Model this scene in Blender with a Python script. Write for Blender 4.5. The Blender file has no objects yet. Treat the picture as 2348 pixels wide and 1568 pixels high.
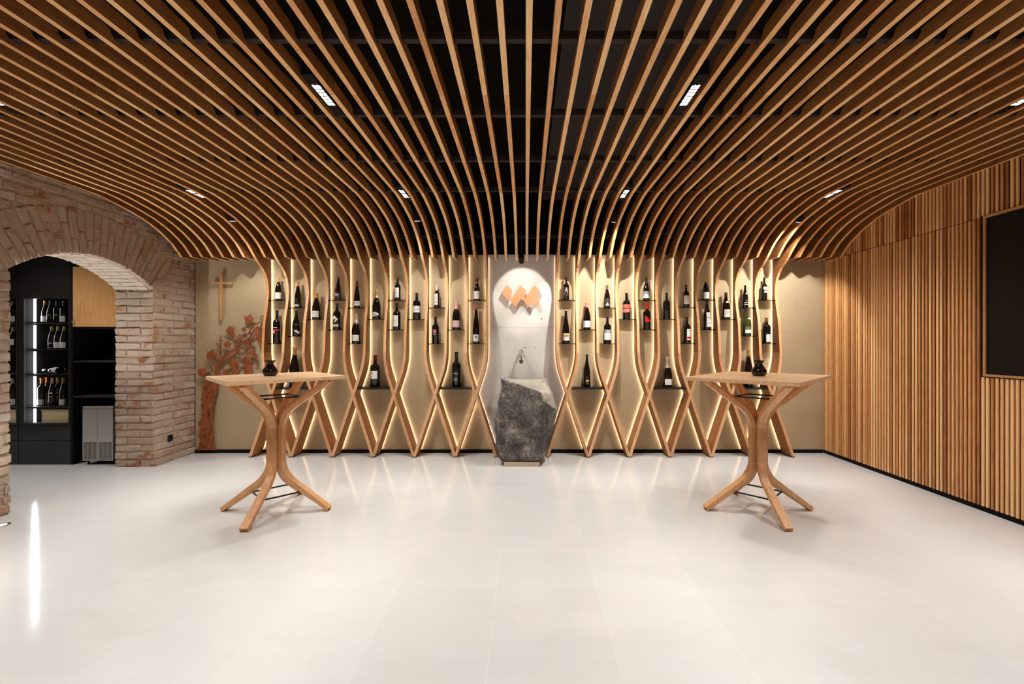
import bpy, bmesh, math, random
from mathutils import Vector, Matrix, noise as mnoise
random.seed(7)
S = bpy.context.scene
COL = S.collection
PI = math.pi

# ------------------------------------------------------------ camera, world, exposure
W_, H_ = 2348, 1568
FPX = 1033.0
VPX, VPY = 1205.0, 788.0
CAMZ = 1.36
cam_d = bpy.data.cameras.new('camera'); cam = bpy.data.objects.new('camera', cam_d); COL.objects.link(cam)
cam.location = (0, 0, CAMZ); cam.rotation_euler = (PI / 2, 0, 0)
cam_d.sensor_fit = 'HORIZONTAL'; cam_d.sensor_width = 36.0
cam_d.lens = 36.0 * FPX / W_
cam_d.shift_x = -(VPX - W_ / 2) / W_
cam_d.shift_y = (VPY - H_ / 2) / W_
cam_d.clip_start = 0.05
S.camera = cam
S.view_settings.view_transform = 'Standard'
S.view_settings.look = 'None'
S.view_settings.gamma = 1.0
S.view_settings.use_curve_mapping = False
S.view_settings.exposure = 0.22
world = bpy.data.worlds.new('world'); S.world = world
world.use_nodes = True
world.node_tree.nodes['Background'].inputs[0].default_value = (1.0, 0.9, 0.8, 1)
world.node_tree.nodes['Background'].inputs[1].default_value = 0.012
S.cycles.max_bounces = 10
S.cycles.diffuse_bounces = 5
S.cycles.glossy_bounces = 4
S.cycles.transparent_max_bounces = 12
S.cycles.caustics_reflective = False
S.cycles.caustics_refractive = False
S.cycles.sample_clamp_indirect = 6.0

# light levels (W)
E_LINEAR = 33.0
E_SPOT = 95.0
E_LED = 17.0
WARM = (1.0, 0.86, 0.70)
NEUT = (1.0, 0.99, 0.97)

# ------------------------------------------------------------ room measures
XL, XR, YB = -4.118, 3.705, 5.62
RK0, RKD = 0.0157, 0.1227         # rib k stands at x = RK0 + RKD*k
def RX(k): return RK0 + RKD * k
ZRIB, ZTOP = 2.765, 2.842
COLS = [-25.5, -9.5, 7.5, 23.5]   # light columns between the ribs
ROWS = [4.26, 2.57, 0.88, -0.81]

# ------------------------------------------------------------ helpers
def lin(c):
    return tuple(((v / 255) / 12.92 if v / 255 <= 0.04045 else ((v / 255 + 0.055) / 1.055) ** 2.4) for v in c)

class MB:
    def __init__(s): s.v = []; s.f = []; s.m = []; s.sm = []
    def add(s, vs, fs, mi=0, smooth=False):
        o = len(s.v); s.v += [tuple(p) for p in vs]
        for f in fs:
            s.f.append([i + o for i in f]); s.m.append(mi); s.sm.append(smooth)
    def box(s, a, b, mi=0):
        x0, y0, z0 = a; x1, y1, z1 = b
        s.add([(x0,y0,z0),(x1,y0,z0),(x1,y1,z0),(x0,y1,z0),(x0,y0,z1),(x1,y0,z1),(x1,y1,z1),(x0,y1,z1)],
              [(0,3,2,1),(4,5,6,7),(0,1,5,4),(1,2,6,5),(2,3,7,6),(3,0,4,7)], mi)
    def prism(s, pts, d0, d1, axis='Y', mi=0):
        """polygon pts (a,b) extruded along axis"""
        n = len(pts)
        def P(a, b, d):
            return {'Y': (a, d, b), 'X': (d, a, b), 'Z': (a, b, d)}[axis]
        vs = [P(a, b, d0) for a, b in pts] + [P(a, b, d1) for a, b in pts]
        fs = [list(range(n)), list(range(2 * n - 1, n - 1, -1))]
        for i in range(n):
            j = (i + 1) % n
            fs.append((i, i + n, j + n, j))
        s.add(vs, fs, mi)
    def loft(s, rings, mi=0, smooth=False, cap=True, closed=True):
        n = len(rings[0]); o = len(s.v)
        vs = [p for r in rings for p in r]; fs = []
        for k in range(len(rings) - 1):
            for i in range(n if closed else n - 1):
                j = (i + 1) % n
                fs.append((k*n+i, k*n+j, (k+1)*n+j, (k+1)*n+i))
        s.add(vs, fs, mi, smooth)
        if cap:
            s.f.append([o + i for i in range(n - 1, -1, -1)]); s.m.append(mi); s.sm.append(False)
            b = o + (len(rings) - 1) * n
            s.f.append([b + i for i in range(n)]); s.m.append(mi); s.sm.append(False)
    def lathe(s, prof, c=(0, 0, 0), n=24, mi=0, smooth=True, cap=True):
        rings = []
        for r, z in prof:
            rings.append([(c[0] + r*math.cos(2*PI*i/n), c[1] + r*math.sin(2*PI*i/n), c[2] + z) for i in range(n)])
        s.loft(rings, mi, smooth, cap)
    def tube(s, pts, r, n=8, mi=0, closed=False, flat=None):
        pts = [Vector(p) for p in pts]; rings = []
        N = len(pts)
        up = Vector((0.123, 0.456, 0.88)).normalized()
        for i, p in enumerate(pts):
            a = pts[(i - 1) % N] if (closed or i > 0) else p
            b = pts[(i + 1) % N] if (closed or i < N - 1) else p
            t = (b - a).normalized()
            u = t.cross(up).normalized(); w = t.cross(u).normalized()
            rr = r[i] if isinstance(r, (list, tuple)) else r
            rings.append([tuple(p + u * rr * math.cos(2*PI*k/n) + w * rr * math.sin(2*PI*k/n)) for k in range(n)])
        if closed: rings.append(rings[0])
        s.loft(rings, mi, True, not closed)
    def build(s, name, mats, parent=None, origin=None, bevel=0.0, segs=1, sub=0, autosm=False):
        if not isinstance(mats, (list, tuple)): mats = [mats]
        if parent is not None: org = wloc(parent)
        elif origin is not None: org = Vector(origin)
        else:
            xs = [p[0] for p in s.v]; ys = [p[1] for p in s.v]; zs = [p[2] for p in s.v]
            org = Vector(((min(xs)+max(xs))/2, (min(ys)+max(ys))/2, min(zs)))
        me = bpy.data.meshes.new(name)
        me.from_pydata([tuple(Vector(p) - org) for p in s.v], [], s.f)
        for m in mats: me.materials.append(m)
        me.polygons.foreach_set('material_index', s.m)
        me.polygons.foreach_set('use_smooth', s.sm)
        bm = bmesh.new(); bm.from_mesh(me)
        bmesh.ops.recalc_face_normals(bm, faces=bm.faces)
        bm.to_mesh(me); bm.free()
        me.update()
        o = bpy.data.objects.new(name, me); COL.objects.link(o)
        if parent is not None:
            o.parent = parent; o['_w'] = tuple(org)
        else:
            o.location = org; o['_w'] = tuple(org)
        if bevel > 0:
            md = o.modifiers.new('bevel', 'BEVEL'); md.width = bevel; md.segments = segs; md.limit_method = 'ANGLE'
            md.harden_normals = False
        if sub:
            md = o.modifiers.new('sub', 'SUBSURF'); md.levels = sub; md.render_levels = sub
        return o

def wloc(o): return Vector(o['_w'])
def tag(o, label=None, cat=None, group=None, kind=None):
    if label: o['label'] = label
    if cat: o['category'] = cat
    if group: o['group'] = group
    if kind: o['kind'] = kind
    return o
def empty(name, loc, label=None, cat=None, group=None, kind=None):
    o = bpy.data.objects.new(name, None); COL.objects.link(o); o.location = loc; o.empty_display_size = 0.05
    o['_w'] = tuple(loc)
    return tag(o, label, cat, group, kind)
def copy_tree(o, loc, label, group=None):
    r = o.copy(); COL.objects.link(r); r.location = loc; r['_w'] = tuple(loc); r['label'] = label
    if group: r['group'] = group
    for ch in list(o.children):
        c = ch.copy(); COL.objects.link(c); c.parent = r
        for g in list(ch.children):
            d = g.copy(); COL.objects.link(d); d.parent = c
    return r
def lamp(name, kind, loc, energy, color, parent=None, **kw):
    d = bpy.data.lights.new(name, kind); d.energy = energy; d.color = color
    rot = kw.pop('rot', (0, 0, 0))
    for k, v in kw.items(): setattr(d, k, v)
    o = bpy.data.objects.new(name, d); COL.objects.link(o)
    o.rotation_euler = rot
    if parent is not None:
        o.parent = parent; o.location = Vector(loc) - wloc(parent)
    else: o.location = loc
    return o
ORD = ['zeroth','first','second','third','fourth','fifth','sixth','seventh','eighth','ninth','tenth','eleventh','twelfth','thirteenth']

# ------------------------------------------------------------ materials
def newmat(name):
    m = bpy.data.materials.new(name); m.use_nodes = True
    nt = m.node_tree; return m, nt, nt.nodes['Principled BSDF']
def plain(name, c, rough=0.5, metal=0.0, spec=0.5, coat=0.0):
    m, nt, b = newmat(name)
    b.inputs['Base Color'].default_value = (*c, 1); b.inputs['Roughness'].default_value = rough
    b.inputs['Metallic'].default_value = metal; b.inputs['Specular IOR Level'].default_value = spec
    b.inputs['Coat Weight'].default_value = coat
    return m
def emit(name, c, st):
    m, nt, b = newmat(name)
    b.inputs['Base Color'].default_value = (0, 0, 0, 1)
    b.inputs['Emission Color'].default_value = (*c, 1); b.inputs['Emission Strength'].default_value = st
    return m
def N(nt, t, **kw):
    n = nt.nodes.new(t)
    for k, v in kw.items(): setattr(n, k, v)
    return n
def ramp(nt, stops, interp='LINEAR'):
    r = N(nt, 'ShaderNodeValToRGB'); cr = r.color_ramp; cr.interpolation = interp
    while len(cr.elements) > 1: cr.elements.remove(cr.elements[-1])
    cr.elements[0].position = stops[0][0]; cr.elements[0].color = (*stops[0][1], 1)
    for p, c in stops[1:]:
        e = cr.elements.new(p); e.color = (*c, 1)
    return r
def wood(name, dark, mid, light, scale=(1, 1, 1), rough=0.45, vary=0.5, coords='Object', grain=1.0):
    """fine stretched grain; every object gets its own tone and grain offset"""
    m, nt, b = newmat(name); L = nt.links.new
    tc = N(nt, 'ShaderNodeTexCoord'); oi = N(nt, 'ShaderNodeObjectInfo')
    off = N(nt, 'ShaderNodeVectorMath', operation='SCALE'); off.inputs[0].default_value = (17.3, 9.1, 23.7)
    L(oi.outputs['Random'], off.inputs['Scale'])
    add = N(nt, 'ShaderNodeVectorMath', operation='ADD'); L(tc.outputs[coords], add.inputs[0]); L(off.outputs[0], add.inputs[1])
    mp = N(nt, 'ShaderNodeMapping'); mp.inputs['Scale'].default_value = scale; L(add.outputs[0], mp.inputs[0])
    n1 = N(nt, 'ShaderNodeTexNoise'); n1.inputs['Scale'].default_value = 14; n1.inputs['Detail'].default_value = 5; n1.inputs['Distortion'].default_value = 1.2
    n2 = N(nt, 'ShaderNodeTexNoise'); n2.inputs['Scale'].default_value = 90; n2.inputs['Detail'].default_value = 3
    n3 = N(nt, 'ShaderNodeTexNoise'); n3.inputs['Scale'].default_value = 2.2; n3.inputs['Detail'].default_value = 2
    for n in (n1, n2): L(mp.outputs[0], n.inputs['Vector'])
    L(add.outputs[0], n3.inputs['Vector'])
    a = N(nt, 'ShaderNodeMath', operation='MULTIPLY_ADD'); L(n1.outputs['Fac'], a.inputs[0]); a.inputs[1].default_value = 1.1 * grain; a.inputs[2].default_value = 0.5 - 0.55 * grain - 0.12
    a2 = N(nt, 'ShaderNodeMath', operation='MULTIPLY_ADD'); L(n2.outputs['Fac'], a2.inputs[0]); a2.inputs[1].default_value = 0.25 * grain; L(a.outputs[0], a2.inputs[2])
    a3 = N(nt, 'ShaderNodeMath', operation='MULTIPLY_ADD'); L(oi.outputs['Random'], a3.inputs[0]); a3.inputs[1].default_value = vary; L(a2.outputs[0], a3.inputs[2])
    a4 = N(nt, 'ShaderNodeMath', operation='SUBTRACT'); L(a3.outputs[0], a4.inputs[0]); a4.inputs[1].default_value = vary / 2
    r = ramp(nt, [(0.1, dark), (0.5, mid), (0.95, light)]); L(a4.outputs[0], r.inputs[0])
    L(r.outputs[0], b.inputs['Base Color'])
    b.inputs['Roughness'].default_value = rough
    bp = N(nt, 'ShaderNodeBump'); bp.inputs['Strength'].default_value = 0.08; bp.inputs['Distance'].default_value = 0.002
    L(n2.outputs['Fac'], bp.inputs['Height']); L(bp.outputs[0], b.inputs['Normal'])
    return m

OAKD, OAKM, OAKL = (0.30, 0.115, 0.035), (0.50, 0.235, 0.085), (0.66, 0.38, 0.18)
M = {}
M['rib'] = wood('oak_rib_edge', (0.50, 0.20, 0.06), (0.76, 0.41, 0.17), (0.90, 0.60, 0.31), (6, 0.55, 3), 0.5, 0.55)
M['ribside'] = wood('oak_rib_veneer_shaded', (0.14, 0.040, 0.009), (0.25, 0.088, 0.021), (0.38, 0.155, 0.046), (3, 0.55, 5), 0.5, 0.35)  # oranger than the edges, and darkened for the shade between ribs
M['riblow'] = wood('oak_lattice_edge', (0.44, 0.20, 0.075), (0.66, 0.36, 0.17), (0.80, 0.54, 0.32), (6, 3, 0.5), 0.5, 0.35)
M['riblowside'] = wood('oak_lattice_veneer_shaded', (0.20, 0.068, 0.017), (0.34, 0.135, 0.04), (0.45, 0.21, 0.075), (6, 3, 0.5), 0.5, 0.35)  # orange side faces, with their shade partly put into the colour
M['slat'] = None
M['oak'] = wood('oak_table', (0.42, 0.175, 0.06), (0.62, 0.315, 0.13), (0.76, 0.46, 0.235), (3, 3, 0.45), 0.42, 0.3)
M['oakmid'] = wood('oak_table_upright', (0.36, 0.145, 0.045), (0.54, 0.255, 0.095), (0.66, 0.37, 0.17), (3, 3, 0.45), 0.42, 0.3)
M['oaktop'] = wood('oak_tabletop', (0.50, 0.27, 0.125), (0.70, 0.43, 0.23), (0.84, 0.58, 0.35), (0.5, 4, 4), 0.38, 0.1, grain=1.5)
M['veneer'] = wood('oak_veneer', (0.34, 0.15, 0.045), (0.48, 0.24, 0.085), (0.58, 0.33, 0.14), (5, 5, 0.4), 0.45, 0.0)
M['black'] = plain('matt_black', (0.006, 0.005, 0.005), 0.75, spec=0.15)
M['blackwall'] = plain('black_paint', (0.007, 0.005, 0.004), 0.9, spec=0.08)
M['blackmetal'] = plain('black_steel', (0.012, 0.010, 0.009), 0.45, spec=0.4)
M['bar'] = plain('dark_bar', (0.035, 0.022, 0.018), 0.8, spec=0.2)
M['gloss'] = plain('black_glaze', (0.004, 0.003, 0.003), 0.06, spec=0.6)
M['bglass'] = plain('bottle_glass', (0.006, 0.004, 0.003), 0.06, spec=0.6)
M['gglass'] = plain('green_bottle_glass', (0.05, 0.055, 0.012), 0.08, spec=0.6)
M['steel'] = plain('stainless_steel', (0.72, 0.66, 0.60), 0.38, metal=1.0)
M['chrome'] = plain('chrome', (0.7, 0.66, 0.60), 0.12, metal=1.0)
M['screen'] = plain('screen_black', (0.008, 0.007, 0.006), 0.5, spec=0.15)
M['clear_ring'] = plain('rim_steel', (0.5, 0.48, 0.45), 0.25, metal=1.0)
M['lens'] = emit('lens_glow', (1.0, 0.95, 0.88), 6.0)
M['uplens'] = emit('uplight_glow', (1.0, 0.95, 0.85), 5.0)
M['led'] = emit('led_strip', (1.0, 0.94, 0.83), E_LED)
M['fridgeled'] = emit('fridge_led', (0.95, 0.97, 1.0), 22.0)
for nm, c in {'white': (235,230,222), 'cream': (214,208,180), 'pink': (225,185,180), 'rose': (226,170,165), 'red': (200,30,28), 'coral': (235,110,95),
              'magenta': (215,25,70), 'teal': (90,150,150), 'grey': (130,132,134), 'silver': (190,188,184), 'dred': (110,20,14),
              'orange': (200,95,50), 'ochre': (205,150,50), 'yellow': (205,170,60), 'gold': (190,135,70), 'gold2': (205,175,80),
              'olive': (105,105,75), 'olivedk': (55,55,42), 'dk': (28,24,24), 'mid': (75,70,68), 'ivory': (228,220,205), 'woodbox': (235,208,165),
              'peach': (240,175,140), 'pinkcap': (225,165,140)}.items():
    M[nm] = plain('label_' + nm, lin(c), 0.55, spec=0.3)
M['foilsilver'] = plain('foil_silver', (0.75, 0.72, 0.68), 0.3, metal=0.8)
M['foilgold'] = plain('foil_gold', (0.72, 0.52, 0.16), 0.35, metal=0.6)

def m_plaster():
    m, nt, b = newmat('sand_plaster'); L = nt.links.new
    tc = N(nt, 'ShaderNodeTexCoord')
    n = N(nt, 'ShaderNodeTexNoise'); n.inputs['Scale'].default_value = 90; n.inputs['Detail'].default_value = 4
    n2 = N(nt, 'ShaderNodeTexNoise'); n2.inputs['Scale'].default_value = 2.5; n2.inputs['Detail'].default_value = 3
    L(tc.outputs['Object'], n.inputs['Vector']); L(tc.outputs['Object'], n2.inputs['Vector'])
    ad = N(nt, 'ShaderNodeMath', operation='MULTIPLY_ADD'); L(n2.outputs['Fac'], ad.inputs[0]); ad.inputs[1].default_value = 0.5; L(n.outputs['Fac'], ad.inputs[2])
    r = ramp(nt, [(0.45, (0.37, 0.27, 0.155)), (0.75, (0.43, 0.325, 0.195)), (1.0, (0.48, 0.37, 0.23))]); L(ad.outputs[0], r.inputs[0])
    L(r.outputs[0], b.inputs['Base Color']); b.inputs['Roughness'].default_value = 0.85; b.inputs['Specular IOR Level'].default_value = 0.2
    bp = N(nt, 'ShaderNodeBump'); bp.inputs['Strength'].default_value = 0.25; bp.inputs['Distance'].default_value = 0.003
    L(n.outputs['Fac'], bp.inputs['Height']); L(bp.outputs[0], b.inputs['Normal'])
    return m
M['plaster'] = m_plaster()

def m_concrete():
    m, nt, b = newmat('pitted_concrete'); L = nt.links.new
    tc = N(nt, 'ShaderNodeTexCoord')
    n1 = N(nt, 'ShaderNodeTexNoise'); n1.inputs['Scale'].default_value = 5; n1.inputs['Detail'].default_value = 6
    L(tc.outputs['Object'], n1.inputs['Vector'])
    r1 = ramp(nt, [(0.3, (0.70, 0.64, 0.56)), (0.7, (0.80, 0.745, 0.67))]); L(n1.outputs['Fac'], r1.inputs[0])
    # pits: small dark holes gathered in clusters
    def pits(scale, th, w):
        mp = N(nt, 'ShaderNodeMapping'); mp.inputs['Scale'].default_value = (1, 1, 1.5); L(tc.outputs['Object'], mp.inputs[0])
        wn = N(nt, 'ShaderNodeTexNoise'); wn.inputs['Scale'].default_value = scale * 1.3; L(mp.outputs[0], wn.inputs['Vector'])
        mx = N(nt, 'ShaderNodeMix', data_type='VECTOR'); mx.inputs[0].default_value = 0.03
        L(mp.outputs[0], mx.inputs[4]); L(wn.outputs['Color'], mx.inputs[5])
        v = N(nt, 'ShaderNodeTexVoronoi'); v.inputs['Scale'].default_value = scale; L(mx.outputs[1], v.inputs['Vector'])
        sp = N(nt, 'ShaderNodeSeparateColor'); L(v.outputs['Color'], sp.inputs[0])
        th_ = N(nt, 'ShaderNodeMath', operation='MULTIPLY'); L(sp.outputs[0], th_.inputs[0]); th_.inputs[1].default_value = th
        lt = N(nt, 'ShaderNodeMath', operation='LESS_THAN'); L(v.outputs['Distance'], lt.inputs[0]); L(th_.outputs[0], lt.inputs[1])
        gt = N(nt, 'ShaderNodeMath', operation='GREATER_THAN'); L(sp.outputs[1], gt.inputs[0]); gt.inputs[1].default_value = w
        ml = N(nt, 'ShaderNodeMath', operation='MULTIPLY'); L(lt.outputs[0], ml.inputs[0]); L(gt.outputs[0], ml.inputs[1])
        return ml
    p1 = pits(11, 0.20, 0.66); p2 = pits(34, 0.34, 0.62)
    cl = N(nt, 'ShaderNodeTexNoise'); cl.inputs['Scale'].default_value = 3.0; L(tc.outputs['Object'], cl.inputs['Vector'])
    cg = N(nt, 'ShaderNodeMath', operation='GREATER_THAN'); L(cl.outputs['Fac'], cg.inputs[0]); cg.inputs[1].default_value = 0.5
    p2m = N(nt, 'ShaderNodeMath', operation='MULTIPLY'); L(p2.outputs[0], p2m.inputs[0]); L(cg.outputs[0], p2m.inputs[1])
    mxx = N(nt, 'ShaderNodeMath', operation='MAXIMUM'); L(p1.outputs[0], mxx.inputs[0]); L(p2m.outputs[0], mxx.inputs[1])
    mc = N(nt, 'ShaderNodeMix', data_type='RGBA'); L(mxx.outputs[0], mc.inputs[0]); L(r1.outputs[0], mc.inputs[6]); mc.inputs[7].default_value = (0.13, 0.075, 0.045, 1)
    L(mc.outputs[2], b.inputs['Base Color']); b.inputs['Roughness'].default_value = 0.8
    fine = N(nt, 'ShaderNodeTexNoise'); fine.inputs['Scale'].default_value = 60; fine.inputs['Detail'].default_value = 4; L(tc.outputs['Object'], fine.inputs['Vector'])
    sb = N(nt, 'ShaderNodeMath', operation='SUBTRACT'); L(fine.outputs['Fac'], sb.inputs[0]); L(mxx.outputs[0], sb.inputs[1])
    bp = N(nt, 'ShaderNodeBump'); bp.inputs['Strength'].default_value = 0.35; bp.inputs['Distance'].default_value = 0.004
    L(sb.outputs[0], bp.inputs['Height']); L(bp.outputs[0], b.inputs['Normal'])
    return m
M['concrete'] = m_concrete()

def m_floor():
    m, nt, b = newmat('pale_stone_tiles'); L = nt.links.new
    tc = N(nt, 'ShaderNodeTexCoord')
    mp = N(nt, 'ShaderNodeMapping'); mp.inputs['Rotation'].default_value = (0, 0, PI / 2); mp.inputs['Location'].default_value = (0.316, 0.16, 0)
    L(tc.outputs['Object'], mp.inputs[0])
    br = N(nt, 'ShaderNodeTexBrick'); br.offset = 0.37; br.inputs['Scale'].default_value = 1.0
    br.inputs['Brick Width'].default_value = 1.11; br.inputs['Row Height'].default_value = 0.555
    br.inputs['Mortar Size'].default_value = 0.0022; br.inputs['Mortar Smooth'].default_value = 0.3
    br.inputs['Color1'].default_value = (0.580, 0.570, 0.550, 1); br.inputs['Color2'].default_value = (0.600, 0.590, 0.570, 1)
    br.inputs['Mortar'].default_value = (0.64, 0.625, 0.60, 1); L(mp.outputs[0], br.inputs['Vector'])
    n1 = N(nt, 'ShaderNodeTexNoise'); n1.inputs['Scale'].default_value = 1.4; n1.inputs['Detail'].default_value = 7; n1.inputs['Roughness'].default_value = 0.62; n1.inputs['Distortion'].default_value = 0.8
    mp2 = N(nt, 'ShaderNodeMapping'); mp2.inputs['Rotation'].default_value = (0, 0, 0.5); mp2.inputs['Scale'].default_value = (1, 2.6, 1); L(tc.outputs['Object'], mp2.inputs[0])
    L(mp2.outputs[0], n1.inputs['Vector'])
    r = ramp(nt, [(0.32, (0.955, 0.945, 0.93)), (0.5, (1, 1, 1)), (0.7, (0.98, 0.97, 0.95))]); L(n1.outputs['Fac'], r.inputs[0])
    mc = N(nt, 'ShaderNodeMix', data_type='RGBA', blend_type='MULTIPLY'); mc.inputs[0].default_value = 1.0
    L(br.outputs['Color'], mc.inputs[6]); L(r.outputs[0], mc.inputs[7]); L(mc.outputs[2], b.inputs['Base Color'])
    rr = N(nt, 'ShaderNodeMapRange'); L(n1.outputs['Fac'], rr.inputs['Value']); rr.inputs['To Min'].default_value = 0.07; rr.inputs['To Max'].default_value = 0.16
    L(rr.outputs[0], b.inputs['Roughness']); b.inputs['Specular IOR Level'].default_value = 0.45
    return m
M['floor'] = m_floor()

def m_brick(name, light=0.0):
    m, nt, b = newmat(name); L = nt.links.new
    tc = N(nt, 'ShaderNodeTexCoord'); at = N(nt, 'ShaderNodeAttribute', attribute_name='tone')
    n1 = N(nt, 'ShaderNodeTexNoise'); n1.inputs['Scale'].default_value = 8; n1.inputs['Detail'].default_value = 5; n1.inputs['Roughness'].default_value = 0.6
    n2 = N(nt, 'ShaderNodeTexNoise'); n2.inputs['Scale'].default_value = 55; n2.inputs['Detail'].default_value = 6; n2.inputs['Roughness'].default_value = 0.7
    n3 = N(nt, 'ShaderNodeTexNoise'); n3.inputs['Scale'].default_value = 1.6; n3.inputs['Detail'].default_value = 3
    for n in (n1, n2, n3): L(tc.outputs['Object'], n.inputs['Vector'])
    r = ramp(nt, [(0.0, (0.31, 0.115, 0.055)), (0.22, (0.45, 0.215, 0.125)), (0.42, (0.53, 0.325, 0.21)), (0.7, (0.57, 0.41, 0.295)), (1.0, (0.70, 0.59, 0.475))])
    s = N(nt, 'ShaderNodeMath', operation='MULTIPLY_ADD'); L(n1.outputs['Fac'], s.inputs[0]); s.inputs[1].default_value = 0.42
    sub = N(nt, 'ShaderNodeMath', operation='SUBTRACT'); L(at.outputs['Fac'], sub.inputs[0]); sub.inputs[1].default_value = 0.22
    L(sub.outputs[0], s.inputs[2]); L(s.outputs[0], r.inputs[0])
    # lime wash / mortar smears
    sm = N(nt, 'ShaderNodeMath', operation='MULTIPLY_ADD'); L(n3.outputs['Fac'], sm.inputs[0]); sm.inputs[1].default_value = 1.1; L(n1.outputs['Fac'], sm.inputs[2])
    rs = ramp(nt, [(0.96 - light * 1.0, (0, 0, 0)), (1.36 - light * 0.7, (0.7, 0.7, 0.7))]); L(sm.outputs[0], rs.inputs[0])
    mc = N(nt, 'ShaderNodeMix', data_type='RGBA'); L(rs.outputs[0], mc.inputs[0]); L(r.outputs[0], mc.inputs[6]); mc.inputs[7].default_value = (0.58, 0.47, 0.37, 1) if light == 0 else (0.74, 0.64, 0.53, 1)
    L(mc.outputs[2], b.inputs['Base Color']); b.inputs['Roughness'].default_value = 0.9; b.inputs['Specular IOR Level'].default_value = 0.15
    hh = N(nt, 'ShaderNodeMath', operation='ADD'); L(n1.outputs['Fac'], hh.inputs[0]); L(n2.outputs['Fac'], hh.inputs[1])
    bp = N(nt, 'ShaderNodeBump'); bp.inputs['Strength'].default_value = 1.0; bp.inputs['Distance'].default_value = 0.018
    L(hh.outputs[0], bp.inputs['Height']); L(bp.outputs[0], b.inputs['Normal'])
    return m
M['brick'] = m_brick('old_brick'); M['brickl'] = m_brick('limewashed_brick', 0.45)
def m_mortar():
    m, nt, b = newmat('lime_mortar'); L = nt.links.new
    tc = N(nt, 'ShaderNodeTexCoord'); n = N(nt, 'ShaderNodeTexNoise'); n.inputs['Scale'].default_value = 20; n.inputs['Detail'].default_value = 6
    L(tc.outputs['Object'], n.inputs['Vector'])
    r = ramp(nt, [(0.3, (0.32, 0.235, 0.165)), (0.7, (0.50, 0.39, 0.295))]); L(n.outputs['Fac'], r.inputs[0]); L(r.outputs[0], b.inputs['Base Color'])
    b.inputs['Roughness'].default_value = 0.95
    bp = N(nt, 'ShaderNodeBump'); bp.inputs['Strength'].default_value = 0.7; bp.inputs['Distance'].default_value = 0.01
    L(n.outputs['Fac'], bp.inputs['Height']); L(bp.outputs[0], b.inputs['Normal'])
    return m
M['mortar'] = m_mortar()

def m_rust():
    m, nt, b = newmat('rusted_steel'); L = nt.links.new
    tc = N(nt, 'ShaderNodeTexCoord'); n = N(nt, 'ShaderNodeTexNoise'); n.inputs['Scale'].default_value = 16; n.inputs['Detail'].default_value = 7
    L(tc.outputs['Object'], n.inputs['Vector'])
    r = ramp(nt, [(0.3, (0.14, 0.033, 0.009)), (0.55, (0.27, 0.072, 0.017)), (0.8, (0.40, 0.12, 0.028))]); L(n.outputs['Fac'], r.inputs[0]); L(r.outputs[0], b.inputs['Base Color'])
    b.inputs['Roughness'].default_value = 0.7
    return m
M['rust'] = m_rust()
M['copper'] = plain('copper_sheet', (0.66, 0.31, 0.14), 0.6, metal=0.0, spec=0.3)

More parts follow.
